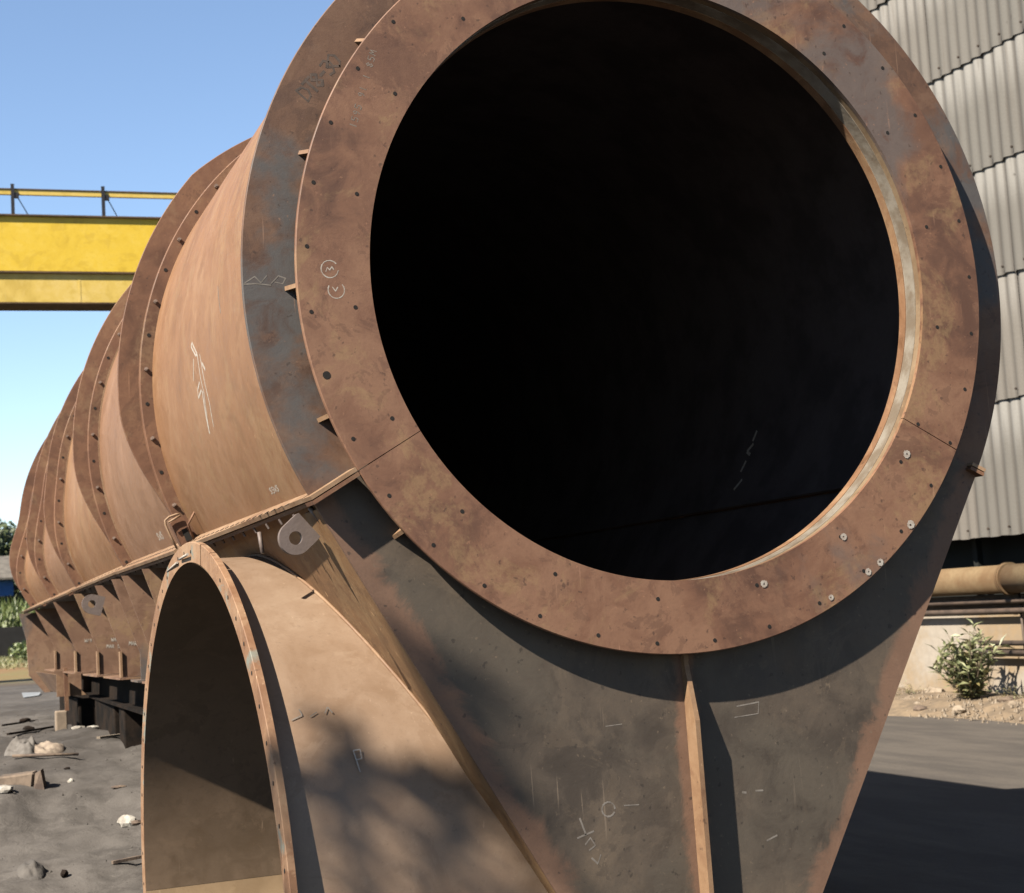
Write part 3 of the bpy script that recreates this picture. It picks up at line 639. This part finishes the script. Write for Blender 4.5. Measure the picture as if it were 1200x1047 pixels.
# ---------------------------------------------------------------- debris on the dusty ground
def stone(name, x, y, s, mat, label, cat='stone', grp=None, sz=(1, 1, .7), rz=0, n=2, dz=.25, base=None):
    bm = bmesh.new(); bmesh.ops.create_icosphere(bm, subdivisions=n, radius=1)
    sd = random.uniform(0, 50); R = Matrix.Rotation(rz, 3, 'Z')
    for v in bm.verts:
        k = 1+.38*mn.noise(v.co*1.3+Vector((sd, 0, 0)))+.22*mn.noise(v.co*3+Vector((0, sd, 0))); c_ = v.co*k
        v.co = R @ Vector((c_.x*sz[0], c_.y*sz[1], c_.z*sz[2]))*s*SC
    me = bpy.data.meshes.new(name); bm.to_mesh(me); bm.free(); me.materials.append(mat)
    o = bpy.data.objects.new(name, me); C.objects.link(o); zz = (base if base is not None else TZ(x, y)+rough_(x, y)); o.location = U((x, y, zz+s*sz[2]*dz*2))
    tag(o, label, cat, grp); reg(o, o.location); return o
M_stone = plain('grey_stone', (.28, .255, .23), .9, .3, 12, (.2, .18, .16), .5)
M_white = plain('white_stone', (.74, .70, .62), .85, .25, 14, (.45, .40, .34), .4)
M_brn = plain('brown_rubble', (.30, .22, .16), .9, .3, 10, (.14, .1, .08), .5)
M_cloth = plain('pale_rag', (.58, .47, .36), .9, .3, 16, (.36, .28, .22), .3)
stone('stone', -1.02, 3.78, .042, M_white, 'white lump of rubble on grey dust left of the duct mouth', sz=(1, 1.2, .8))
stone('stone', -.985, 3.74, .022, M_brn, 'small dark lump touching the white rubble by the duct', sz=(1.3, 1, .6))
stone('stone', -1.36, 3.08, .016, M_beam, 'small black lump in the near grey dust', sz=(1, 1, 1), dz=.4)
stone('stone', -1.535, 4.22, .034, M_white, 'small pale stone at the left edge below the broken brown block', sz=(1.2, 1, .6))
stone('stone', -1.21, 4.45, .015, M_white, 'tiny pale pebble on a dark patch of dust', sz=(1, 1, .8))
stone('stone', -1.20, 4.75, .012, M_beam, 'tiny dark clod behind the pale pebble', sz=(1.6, 1, .6))
stone('stone', -1.0, 4.25, .020, M_brn, 'flat dark clod midway between pebble and duct', sz=(1.8, 1, .4))
stone('stone', -1.24, 7.2, .026, M_beam, 'dark lump on the line of scrap near the stand', sz=(1.6, 1, .7))
stone('stone', -1.22, 7.9, .028, M_beam, 'small dark lump farther back near the stand', sz=(1.4, 1, .7))
stone('stone', -.98, 6.55, .026, M_white, 'crumpled white scrap of paper before the dark blocks', 'scrap', sz=(1.6, 1, .5))
stone('stone', -.90, 6.45, .024, M_white, 'second white scrap lying right of the crumpled one', 'scrap', sz=(1.5, 1, .4))
# broken block piece
br = root('broken_block', 'broken brown block with a flat pale top lying at the left edge of the dust', 'rubble', (-1.47, 4.45, TZ(-1.47, 4.45)))
M2 = MB(); zt = TZ(-1.47, 4.45); M2.prism([(-1.56, 4.42, zt+.01), (-1.40, 4.35, zt+.0), (-1.39, 4.35, zt+.075), (-1.56, 4.42, zt+.062)], (.03, .13, 0)); o = M2.build('slab', plain('brown_block', (.36, .27, .20), .9, .3, 10), br); bv = o.modifiers.new('b', 'BEVEL'); bv.width = .012
M2 = MB(); M2.prism([(-1.395, 4.33, zt-.01), (-1.345, 4.31, zt-.01), (-1.36, 4.32, zt+.085), (-1.385, 4.34, zt+.07)], (.02, .10, .0)); M2.build('broken_face', M_brn, br)
# rag heap with stick
rg = root('rag_heap', 'heap of crumpled grey and tan rag lying on a low mound of dust', 'rag', (-1.37, 5.35, TZ(-1.37, 5.35)))
def lump(x, y, sx, sy, sz_, mat, nm, par, amp=.35, z0=None):
    rows = []; n = 26
    for j in range(n):
        row = []
        for i in range(n):
            u_ = i/(n-1)*2-1; v_ = j/(n-1)*2-1; px, py = x+u_*sx, y+v_*sy; e = max(0, 1-(u_*u_+v_*v_))
            h = sz_*(e**.6)*(1+amp*mn.noise(Vector((px*18, py*9, 2)))*1.4+.5*amp*mn.noise(Vector((px*50, py*22, 5)))) if e > 0 else -.01
            row.append((px, py, TZ(px, py)+rough_(px, py)-.004+h))
        rows.append(row)
    M2 = MB(); M2.quadgrid(rows, True); return M2.build(nm, mat, par)
lump(-1.385, 5.35, .10, .20, .05, M_stone, 'grey_cloth', rg, .9); lump(-1.27, 5.30, .11, .14, .040, M_cloth, 'tan_cloth', rg, .6)
M2 = MB(); M2.tube([(-1.45, 5.1, TZ(0, 5.1)+.02), (-1.12, 5.0, TZ(-1, 5.0)+.018)], .008, 6); M2.build('stick', M_brn, rg)
# low dust mounds
for i, (x, y, sx, sy, h, lb) in enumerate(((-1.48, 3.2, .06, .14, .028, 'low pointed mound of dark slag dust nearest the camera on the left'),)):
    tag(lump(x, y, sx, sy, h, plain('dark_slag', (.14, .127, .115), .95, .3, 6, (.21, .19, .17), .8), 'slag_mound', None, .5), lb, 'slag mound')
def lath(x0, y0, x1, y1, w_, mat, label, h=.012):
    M2 = MB(); a_ = Vector((x0, y0, TZ(x0, y0)+.012)); b_ = Vector((x1, y1, TZ(x1, y1)+.012)); d = (b_-a_).normalized(); n_ = Vector((-d.y, d.x, 0))*w_
    M2.prism([a_-n_, b_-n_, b_+n_, a_+n_], (0, 0, h)); return tag(M2.build('wooden_lath', mat, at=tuple((a_+b_)/2)), label, 'lath')
M_wood = plain('pale_wood', (.42, .34, .26), .9, .3, 8, (.3, .24, .18))
lath(-.96, 5.55, -.42, 5.9, .016, M_wood, 'thin pale lath on the dust before the dark blocks, the nearer one')
lath(-.70, 6.15, -.35, 5.6, .018, M_wood, 'pale lath leaning out from the dark blocks toward the duct')
lath(-1.16, 3.15, -.98, 3.20, .010, M_brn, 'brown strip lying on the near dust by the duct flange')
lath(-1.38, 7.7, -1.12, 8.0, .008, M_beam, 'dark scrap bar on the dust, the farther of two at the left edge')
lath(-1.40, 6.6, -1.10, 7.0, .008, M_beam, 'dark scrap bar on the dust, the nearer of two at the left edge')
tag(ob('paper_sheet', [(-.95, 12.8, -1.44), (-.78, 13.1, -1.44), (-.72, 13.7, -1.43), (-.93, 13.4, -1.41)], [(0, 1, 2, 3)], plain('blue_white_sheet', (.55, .58, .6), .6, .1), at=(-.85, 13.2, -1.45)), 'crumpled pale sheet lying at the edge of the dust by the grass', 'sheet')
# loose grit, uncountable
M2 = MB()
for i in range(1100):
    x = random.uniform(-2.0, -.5); y = random.uniform(2.4, 9); s = (.0015+.006*random.random()**3)*(1+.08*y); z = TZ(x, y)+rough_(x, y); b = len(M2.v)
    M2.v += [(x+s*random.uniform(.6, 1.2), y, z), (x-s*.5, y+s*.9, z), (x-s*.6, y-s*.8, z), (x, y, z+s*random.uniform(.5, 1.1))]
    M2.f += [(b, b+1, b+3), (b+1, b+2, b+3), (b+2, b, b+3)]; M2.s += [False]*3
tag(M2.build('gravel', M_stone), 'loose grit scattered over the grey slag dust', 'grit', kind='stuff')

# ---------------------------------------------------------------- factory building on the right
XB = 6.65
Bd = root('factory_building', 'long factory wall of grey corrugated sheets in rows above a cream plinth', 'building', (XB, 8.2, -1.95))
mt, t, b = new_mat('weathered_sheet_painted_light'); g = N(t); P = g.pos(); OI = g.n('ShaderNodeObjectInfo').outputs['Random']; ob_ = g.obj()
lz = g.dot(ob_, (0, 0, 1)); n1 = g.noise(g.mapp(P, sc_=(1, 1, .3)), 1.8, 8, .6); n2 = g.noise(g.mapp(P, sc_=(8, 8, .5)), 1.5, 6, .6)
c = g.mix(g.sm(g.m('ADD', lz, g.m('MULTIPLY', g.m('SUBTRACT', n2, .5), .7)), -.75, -.12), (.18, .17, .15), (.40, .39, .365))  # brighter sheet tops paint in the sunlit band below each lap
c = g.mix(g.m('MULTIPLY', g.sm(OI, .15, .95), .45), c, (.29, .25, .21)); c = g.mix(g.m('MULTIPLY', g.sm(n2, .52, .72), .5), c, (.15, .125, .10))
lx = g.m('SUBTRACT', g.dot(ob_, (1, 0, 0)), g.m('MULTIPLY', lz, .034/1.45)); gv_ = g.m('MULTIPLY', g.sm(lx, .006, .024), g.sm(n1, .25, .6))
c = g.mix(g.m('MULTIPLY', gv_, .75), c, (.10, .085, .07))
c = g.mix(g.m('MULTIPLY', g.sm(g.noise(P, 5, 3, .5), .70, .76), .8), c, (.06, .045, .035))
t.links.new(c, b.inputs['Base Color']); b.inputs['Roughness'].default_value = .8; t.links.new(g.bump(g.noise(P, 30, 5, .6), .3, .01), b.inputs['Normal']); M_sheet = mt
pitch = .20; ncor = 6; amp = .022; HR = 1.0*SC
ROWZ = [-.53, .58, 1.60, 2.54, 3.50, 4.46, 5.45, 6.45, 7.45]
def sheet_mesh(seed):
    rnd = random.Random(seed); vs = []; fs = []; nu = ncor*8+1; nv_ = 6; L = HR+.10
    for j in range(nv_):
        v_ = j/(nv_-1); z = -v_*HR
        for i in range(nu):
            yv = i*pitch/8; x = amp*math.cos(2*math.pi*i/8) - .034*v_ + .003*math.sin(i*.35+seed); zj = z
            if j == nv_-1: zj += .004*math.sin(i*.4+seed)
            vs.append((x, yv, zj))
    for j in range(nv_-1):
        for i in range(nu-1): a_ = j*nu+i; fs.append((a_, a_+nu, a_+nu+1, a_+1))
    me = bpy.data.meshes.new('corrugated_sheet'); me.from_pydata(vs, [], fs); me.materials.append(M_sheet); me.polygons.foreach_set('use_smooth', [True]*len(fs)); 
    return me
SM = [sheet_mesh(i) for i in range(4)]
for r in range(8):
    ztop = ROWZ[r+1]+.045; zsc = ztop-ROWZ[r]
    for k in range(-1, 13):
        yy_ = 1.9+k*(ncor*pitch)/SC
        p = U((XB, yy_, ztop)); p.x += random.uniform(-.006, .006)+.02; p.z += random.uniform(-.012, .012)
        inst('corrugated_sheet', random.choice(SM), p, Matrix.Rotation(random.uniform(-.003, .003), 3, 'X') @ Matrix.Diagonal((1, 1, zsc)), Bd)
M_wall = plain('cream_plaster', (.64, .57, .48), .9, .3, 1.1, (.52, .38, .23), .5, 0, 9)
M_dark = plain('dark_gap_lining', (.018, .022, .018), .9, .2, 3)
M_wband = plain('brown_rail', (.20, .14, .105), .7, .3, 6, (.12, .085, .065))
M2 = MB(); M2.box((XB+.35, 6.0, 3.4), (.01, 8.0, 4.6)); M2.build('inner_wall', M_dark, Bd)
M2 = MB(); M2.box((XB+.12, 6.0, -1.0-.6), (.10, 8.0, .46)); M2.build('plinth_wall', M_wall, Bd)
M2 = MB(); M2.box((XB+.10, 6.0, -1.08), (.07, 8.0, .055)); M2.build('wall_ledge', M_wband, Bd)
M2 = MB(); M2.box((XB+3, 6.0, 7.5), (3.1, 8.05, .03)); M2.build('roof', M_sheet, Bd)
for yv in (-2.03, 14.03):
    M2 = MB(); M2.box((XB+3.1, yv, 2.8), (3.0, .02, 4.7)); M2.build('gable_wall', M_sheet, Bd)
for yy_ in [0+1.6*i for i in range(9)]:
    M2 = MB(); M2.box((XB+.2, yy_, -.75), (.03, .03, .30)); M2.build('column_stub', M_dark, Bd)
M_bolt2 = plain('sheet_fixing', (.12, .09, .07), .7, .2); fx = MB(); fx.tube([(0, 0, 0), (-.02, 0, 0)], .016, 6); FXM = bpy.data.meshes.new('sheet_fixing'); FXM.from_pydata(fx.v, [], fx.f); FXM.materials.append(M_bolt2)
for r in range(8):
    for k in range(30):
        p = U((XB, 4.2+k*(pitch*2)/SC, ROWZ[r])); p.x += -.02-amp; p.z += .09; inst('sheet_fixing', FXM, p, Matrix.Identity(3), Bd)
# big tan pipe along the wall and small rails
M_pipe = plain('tan_painted_pipe', (.40, .29, .17), .95, .35, 1.6, (.27, .165, .09), .2, 0, 30, .1)
pp = root('pipeline', 'thick tan pipe with a bolted joint running along the factory wall', 'pipe', (XB-.06, 6, -.89))
M2 = MB(); M2.tube([(XB-.08, y_, -.895) for y_ in (-1.5, 3, 7.22)], .118, 28); M2.build('pipe_length', M_pipe, pp)
M2 = MB(); M2.tube([(XB-.08, y_, -.895) for y_ in (7.27, 10, 13.5)], .118, 28); M2.build('pipe_length', M_pipe, pp)
for y_ in (7.225, 7.25):
    M2 = MB(); M2.tube([(XB-.08, y_, -.895), (XB-.08, y_+.018, -.895)], .135, 28); M2.build('pipe_flange', M_pipe, pp)
for i, (z, y0, y1, lb) in enumerate(((-1.075, -1.5, 13.5, 'upper of two thin brown pipes just below the thick tan pipe'), (-1.155, -1.5, 13.5, 'lower of two thin brown pipes just below the thick tan pipe'),
                                    (-1.42, -1.5, 7.75, 'upper of two short brown pipes behind the oleander shrub'), (-1.50, -1.5, 7.75, 'lower of two short brown pipes behind the oleander shrub'))):
    M2 = MB(); M2.tube([(XB-.06, y0, z), (XB-.06, y1, z)], .022, 12); tag(M2.build('thin_pipe', M_wband, at=(XB-.06, (y0+y1)/2, z)), lb, 'pipe', 'thin pipes on the wall')
M2 = MB(); M2.tube([(XB-.02, 7.22, -1.95), (XB-.02, 7.22, -1.0)], .012, 8); tag(M2.build('drain_pipe', M_wband, at=(XB-.02, 7.22, -1.95)), 'thin upright pipe on the cream wall below the pipe joint', 'pipe')

# ---------------------------------------------------------------- oleander shrub and verge plants
L1 = leafmat('oleander_leaf', (.14, .17, .07), (.40, .42, .22)); L2 = leafmat('dry_leaf', (.30, .25, .10), (.22, .20, .09)); M_stem = plain('stem_bark', (.24, .18, .12), .9, .2)
def lance(M2, p, d, L_, w_, droop=.25):
    d = d.normalized(); sd = d.cross(Vector((0, 0, 1)));
    if sd.length < .1: sd = Vector((1, 0, 0))
    sd = (sd.normalized()+Vector((random.uniform(-.5, .5), random.uniform(-.5, .5), random.uniform(-.5, .5)))).normalized(); b = len(M2.v)
    q1 = p+d*L_*.45; q2 = p+d*L_+Vector((0, 0, -droop*L_))
    M2.v += [tuple(p), tuple(q1+sd*w_), tuple(q2), tuple(q1-sd*w_)]; M2.f.append((b, b+1, b+2, b+3)); M2.s.append(False)
def shrub(name, x, y, zb_, H, W, nst, nleaf, label, cat='shrub', mats=(L1, L2)):
    r = root(name, label, cat, (x, y, zb_)); st = MB(); lf = MB(); dl = MB()
    for i in range(nst):
        a = random.uniform(0, 6.283); sp = random.uniform(.15, 1)*W; h = H*random.uniform(.55, 1)*(1-.35*(sp/W)**2)
        pts = [Vector((x+math.cos(a)*sp*t_**1.2, y+math.sin(a)*sp*t_**1.2, zb_+h*t_)) for t_ in (0, .35, .7, 1)]
        st.tube(pts, [.012*H, .009*H, .006*H, .002*H], 5)
        for k in range(nleaf):
            t_ = random.uniform(.12, 1); j = min(2, int(t_*3)); u_ = t_*3-j; p = pts[j].lerp(pts[j+1], min(1, u_)) if j < 3 else pts[3]
            d = Vector((random.gauss(0, 1), random.gauss(0, 1), random.uniform(.1, 1.6)))
            lance(lf if random.random() > .3*(1.2-t_) else dl, p, d, random.uniform(.14, .25)*H, .021*H)
    st.build('stem', M_stem, r); lf.build('foliage', mats[0], r); dl.build('dry_foliage', mats[1], r); return r
shrub('oleander_shrub', 6.22, 7.42, -1.90, .70, .33, 34, 24, 'oleander shrub with long narrow green leaves against the cream factory wall')
shrub('weed_clump', 6.3, 6.9, -1.88, .18, .28, 16, 12, 'low dry weed clump right of the oleander at the wall foot', 'weeds', (L2, L1))
shrub('weed_clump', 6.25, 8.35, -1.88, .16, .25, 16, 12, 'low dry weed clump behind the oleander near the drum edge', 'weeds', (L2, L1))
M_vst = plain('verge_stone', (.55, .45, .34), .9, .25, 10, (.36, .28, .2), .4)
k = 0
vl = ['pale stone on the earth verge below the oleander', 'flat tan stone at the road edge, right of the shrub', 'rough stone on the verge near the drum edge', 'dark broken brick on the verge edge below the shrub', 'small round stone at the right end of the verge', 'tan stone half sunk in the verge', 'pale chip lying close to the asphalt', 'large rough stone by the wall foot', 'brown lump beside the low weeds', 'small grey stone between weeds and shrub']
for (x, y, s) in ((6.05, 8.1, .045), (5.85, 7.1, .05), (6.0, 8.5, .06), (5.8, 7.55, .05), (6.1, 6.75, .05), (5.95, 7.8, .035), (5.75, 8.0, .03), (6.45, 8.25, .07), (6.2, 6.95, .06), (6.15, 8.2, .04)):
    stone('stone', x, y, s, M_vst if k not in (3, 8) else M_brn, vl[k], 'stone', 'stones on the verge', (1.2, 1, .65), random.uniform(0, 3), 2, .2, base=-1.93+.08*min(1, (x-5.6)*1.3)); k += 1
shr = MB()
for i in range(900):
    x = random.uniform(5.62, 6.55); y = random.uniform(5.8, 10.5); s = random.uniform(.006, .022); z = -1.95+.11*math.sin(min(1, (x-5.6)/1.05*1.15)*math.pi*.62); b = len(shr.v)
    shr.v += [(x+s, y, z-.01), (x-s*.5, y+s*.9, z-.01), (x-s*.6, y-s*.8, z-.01), (x, y, z+s*random.uniform(.5, 1.1))]; shr.f += [(b, b+1, b+3), (b+1, b+2, b+3), (b+2, b, b+3)]; shr.s += [False]*3
tag(shr.build('litter', M_vst), 'fine stone and leaf litter covering the earth verge', 'litter', kind='stuff')

# ---------------------------------------------------------------- gantry crane behind the drum
M_yel = steel('worn_yellow_paint', (1.05, .70, .05), (1.35, .93, .07), (1.42, 1.02, .14), 20, streak=.2, speck=.25, scratch=.3, bump=.08, rough=(.4, .6), amp=1.6)
M_yel2 = steel('faded_yellow_paint', (1.05, .74, .14), (1.25, .90, .20), (1.32, .98, .3), 21, streak=.2, speck=.3, scratch=.3, bump=.08, rough=(.4, .6))
M_crd = plain('crane_dark_steel', (.03, .03, .045), .6, .2)
M_crb = plain('crane_rust_edge', (.22, .13, .06), .8, .3, 6)
G = root('gantry_crane', 'yellow overhead gantry crane girder with a handrail crossing behind the drum', 'crane', (-2, 17, -1.95))
gx0, gx1 = -9.0, 6.2
def gz(x, z): return z-.003*(x+.8)
def gbox(name, z0, z1, y0, y1, mat, x0=gx0, x1=gx1):
    M2 = MB(); M2.prism([(x0, y0, gz(x0, z0)), (x1, y0, gz(x1, z0)), (x1, y0, gz(x1, z1)), (x0, y0, gz(x0, z1))], (0, y1-y0, 0)); return M2.build(name, mat, G)
gbox('girder_web', 3.815, 4.545, 17.0, 17.5, M_yel); gbox('top_flange', 4.546, 4.566, 16.96, 17.55, M_crb)
gbox('middle_flange', 3.79, 3.814, 16.95, 17.5, M_crb); gbox('lower_web', 3.41, 3.789, 16.99, 17.45, M_yel2); gbox('bottom_flange', 3.39, 3.409, 16.97, 17.46, M_crb)
gbox('handrail', 4.835, 4.90, 17.0, 17.05, M_yel2); gbox('handrail_edge', 4.901, 4.914, 16.99, 17.06, M_crb)
x = gx0+.3
xp = [-.67+1.15*k for k in range(-7, 6)]
for x in xp:
    M2 = MB(); M2.box((x, 16.985, gz(x, 4.76)), (.022, .013, .21)); po = M2.build('handrail_post', M_crd, G)
    M2 = MB(); M2.tube([(x-.012+.07, 17.03, gz(x, 4.82)), (x+.24, 17.25, gz(x, 4.567))], .007, 5); M2.build('brace', M_crd, po)
    M2 = MB(); M2.box((x+.05, 17.0, gz(x, 4.82)), (.03, .02, .035)); M2.build('clamp', M_crd, po)
for x in (-1.9, 2.05):
    M2 = MB(); M2.box((x, 16.996, gz(x, 4.16)), (.004, .003, .36)); M2.build('splice_seam', M_crb, G)
for k in range(14):
    M2 = MB(); x = gx0+.5+k*1.08; M2.box((x, 16.993, gz(x, 3.60)), (.012, .006, .185)); M2.build('web_stiffener', M_yel2, G)
for x in (gx0+.3, gx1-.3):
    for yo in (16.4, 18.1):
        M2 = MB(); M2.prism([(x-.15, yo, -1.95), (x+.15, yo, -1.95), (x+.1, 17.1 if yo < 17 else 17.4, 3.37), (x-.1, 17.1 if yo < 17 else 17.4, 3.37)], (0, .2, 0)); M2.build('leg', M_yel, G)
    M2 = MB(); M2.box((x, 17.3, -1.83), (.2, 1.3, .11)); M2.build('wheel_carriage', M_crd, G)

# ---------------------------------------------------------------- far left background
def leafcloud(M2, lumps, n, s):
    for i in range(n):
        (cx, cy, cz, rx, ry, rz_) = random.choice(lumps); d = Vector((random.gauss(0, 1), random.gauss(0, 1), random.gauss(0, 1))).normalized()*random.uniform(.55, 1.05)
        p = Vector((cx+d.x*rx, cy+d.y*ry, cz+d.z*rz_)); a_ = Vector((random.gauss(0, 1), random.gauss(0, 1), random.gauss(0, 1))).normalized(); b_ = a_.orthogonal().normalized(); q = random.uniform(.5, 1.3)*s; k_ = len(M2.v)
        M2.v += [tuple(p+a_*q), tuple(p+b_*q*.5), tuple(p-a_*q), tuple(p-b_*q*.5)]; M2.f.append((k_, k_+1, k_+2, k_+3)); M2.s.append(False)
LT = leafmat('far_tree_leaf', (.045, .075, .025), (.12, .15, .05)); LT2 = leafmat('far_tree_leaf_light', (.07, .10, .03), (.17, .19, .07)); LH = leafmat('cane_leaf', (.10, .16, .04), (.24, .28, .09))
def tree(x, y, z, H, W, label, mat, n=3500, s=.1, nl=9, cat='tree', nm='tree'):
    r = root(nm, label, cat, (x, y, z)); M2 = MB(); M2.tube([(x, y, z-.1), (x+.05*H, y, z+.3*H), (x, y, z+.65*H)], [.035*H, .025*H, .01*H], 7)
    lumps = []
    for i in range(nl):
        a = random.uniform(0, 6.28); q = random.uniform(0, .7)*W; cz = z+H*random.uniform(.45, .88); lumps.append((x+math.cos(a)*q, y+math.sin(a)*q, cz, W*random.uniform(.3, .5), W*random.uniform(.3, .5), H*random.uniform(.12, .2)))
        M2.tube([(x, y, z+.4*H), (lumps[-1][0], lumps[-1][1], cz)], [.012*H, .004*H], 5)
    M2.build('trunk', M_stem, r); L_ = MB(); leafcloud(L_, lumps, n, s); L_.build('crown', mat, r); return r
ZF = -1.45
for (x, y, H, W, lb, mm) in ((-2.6, 56, 4.9, 2.6, 'broad green tree at the far left skyline', LT2), (1.2, 58, 5.2, 2.4, 'rounded green tree just left of the drum on the skyline', LT), (-5.5, 60, 5.3, 2.8, 'tree beyond the left edge of the view', LT), (3.4, 60, 5.0, 2.6, 'dark tree hidden mostly behind the far drum end', LT), (-1.0, 64, 5.3, 2.4, 'pale green tree behind the two front skyline trees', LT2), (6.5, 62, 5.0, 2.8, 'tree standing far behind the drum supports', LT2)):
    tree(x, y, ZF, H, W, lb, mm, 5200, .14, 12)
sh = root('roadside_shed', 'low shed with a grey sloping roof and bright blue side panel beyond the field', 'shed', (-.6, 49, ZF))
M_blue = plain('blue_panel_paint', (.03, .20, .62), .5, .1, 2); M_roof = plain('grey_thatch_roof', (.30, .27, .23), .9, .3, 4)
M2 = MB(); M2.box((-.75, 49, .72), (1.62, .5, .26)); M2.build('side_panel', M_blue, sh)
M2 = MB(); M2.prism([(-3.0, 48.2, 1.0), (2.2, 48.2, .95), (2.2, 51, 1.75), (-3.0, 51, 1.85)], (0, 0, .06)); M2.build('roof', M_roof, sh)
for x in (-2.8, .62, 2.0):
    M2 = MB(); M2.box((x, 48.6, -.25), (.05, .05, 1.2)); M2.build('post', M_crd, sh)
M2 = MB(); M2.box((1.2, 48.9, .72), (.9, .03, .05)); M2.build('rail', M_crd, sh)
cane = MB()
for i in range(6500):
    x = random.uniform(-6, 5); y = random.uniform(44, 47.5); lance(cane, Vector((x, y, ZF+random.uniform(0, 1.2))), Vector((random.gauss(0, .35), random.gauss(0, .35), 1)), random.uniform(.4, .95), .035, .15)
tag(cane.build('cane_field', LH), 'tall green cane growing in a band below the shed', 'crop', kind='stuff')
wl = MB(); wl.box((-1, 42.5, ZF+.38), (8, .12, .52)); tag(wl.build('boundary_wall', plain('black_wall', (.02, .02, .02), .9, .3), at=(-1, 42.5, ZF-.14)), 'long low dark boundary wall in front of the cane', 'wall')
M_gr = leafmat('dry_grass', (.30, .27, .10), (.42, .40, .20)); M_gr2 = leafmat('green_grass', (.13, .17, .05), (.25, .27, .09))
for mm, nm, cnt, y0, y1, lb in ((M_gr, 'dry_grass', 9000, 24, 42, 'pale dry grass covering the far bank'), (M_gr2, 'green_grass', 6000, 30, 42, 'greener grass tufts along the dark wall')):
    gm = MB()
    for i in range(cnt):
        y = y1-(y1-y0)*random.random()**1.7; x = random.uniform(-3.5, 3.0); z = TZ(x, y)
        if mn.noise(Vector((x*.8, y*.3, 1))) < -.15+(.3 if y < 30 else 0): continue
        lance(gm, Vector((x, y, z)), Vector((random.gauss(0, .6), random.gauss(0, .6), 1)), random.uniform(.06, .22), .012, .2)
    tag(gm.build(nm, mm), lb, 'grass', kind='stuff')
# row of bushes along the wall foot
for i, (x, lb) in enumerate(((-3.2, 'scrubby bush left of the others at the dark wall'), (-.9, 'scrubby bush at the foot of the dark wall by the left edge'), (1.1, 'scrubby bush at the dark wall next to the drum end'))):
    r = root('bush', lb, 'bush', (x, 41.5, ZF)); L_ = MB(); leafcloud(L_, [(x+random.uniform(-.5, .5), 41.5, ZF+.2, .5, .4, .3) for _ in range(4)], 700, .07); L_.build('foliage', LH, r)
    M2 = MB(); M2.tube([(x, 41.5, ZF-.05), (x+.05, 41.5, ZF+.35)], .03, 5); M2.build('stem', M_stem, r)

# ---------------------------------------------------------------- tree behind the camera's left shoulder: its crown top shades the branch duct
def shade_tree():
    tx, ty = -6.15, -3.0; r = root('shade_tree', 'slender leafy tree standing left of and behind the viewpoint', 'tree', (tx, ty, -1.95)); M2 = MB()
    base = Vector((tx, ty, -2.0)); top = Vector((tx+.05, ty+.1, 4.0)); M2.tube([base, base.lerp(top, .5)+Vector((.1, 0, 0)), top], [.12, .08, .03], 9)
    # crown lumps placed up-sun, shaped to cast the patches on duct and end plate
    lumps = []; 
    O = Vector((-.66, .2, -1.44)) - LD*7.6
    spec = [(-.14, .25, .09), (-.12, .17, .07), (.04, .11, .07), (0, .02, .09), (.11, .03, .06), (-.09, -.08, .12), (.1, -.13, .12), (.3, -.22, .12), (0, -.32, .2), (-.27, -.3, .16), (.3, -.5, .2), (-.2, -.6, .25)]
    ex = Vector((LD.y, -LD.x, 0)).normalized()*-1; ez = ex.cross(LD).normalized()
    if ez.z < 0: ez = -ez
    for (a_, b_, q) in spec:
        p = O+ex*a_+ez*b_+LD*random.uniform(-.3, .3); lumps.append((p.x, p.y, p.z, q, q, q*.8)); M2.tube([top+Vector((0, 0, random.uniform(-1.4, -.1))), p], [.02, .006], 5)
    M2.build('trunk', M_stem, r); L_ = MB(); leafcloud(L_, lumps, 430, .042)
    for (dx, dz) in ((.16, .10), (.22, .02), (-.02, .17), (-.2, .12)):
        p0 = O+ex*dx*.3+ez*dz*.1; p1 = O+ex*dx+ez*dz; M2b = MB()
        for k in range(12):
            p = p0.lerp(p1, random.random())+Vector((random.gauss(0, .03), random.gauss(0, .03), random.gauss(0, .03))); d = (p1-p0).normalized()*1.0+Vector((random.gauss(0, .5),)*3); lance(L_, p, d, .13, .02, .1)
    L_.build('crown', LT, r)
shade_tree()
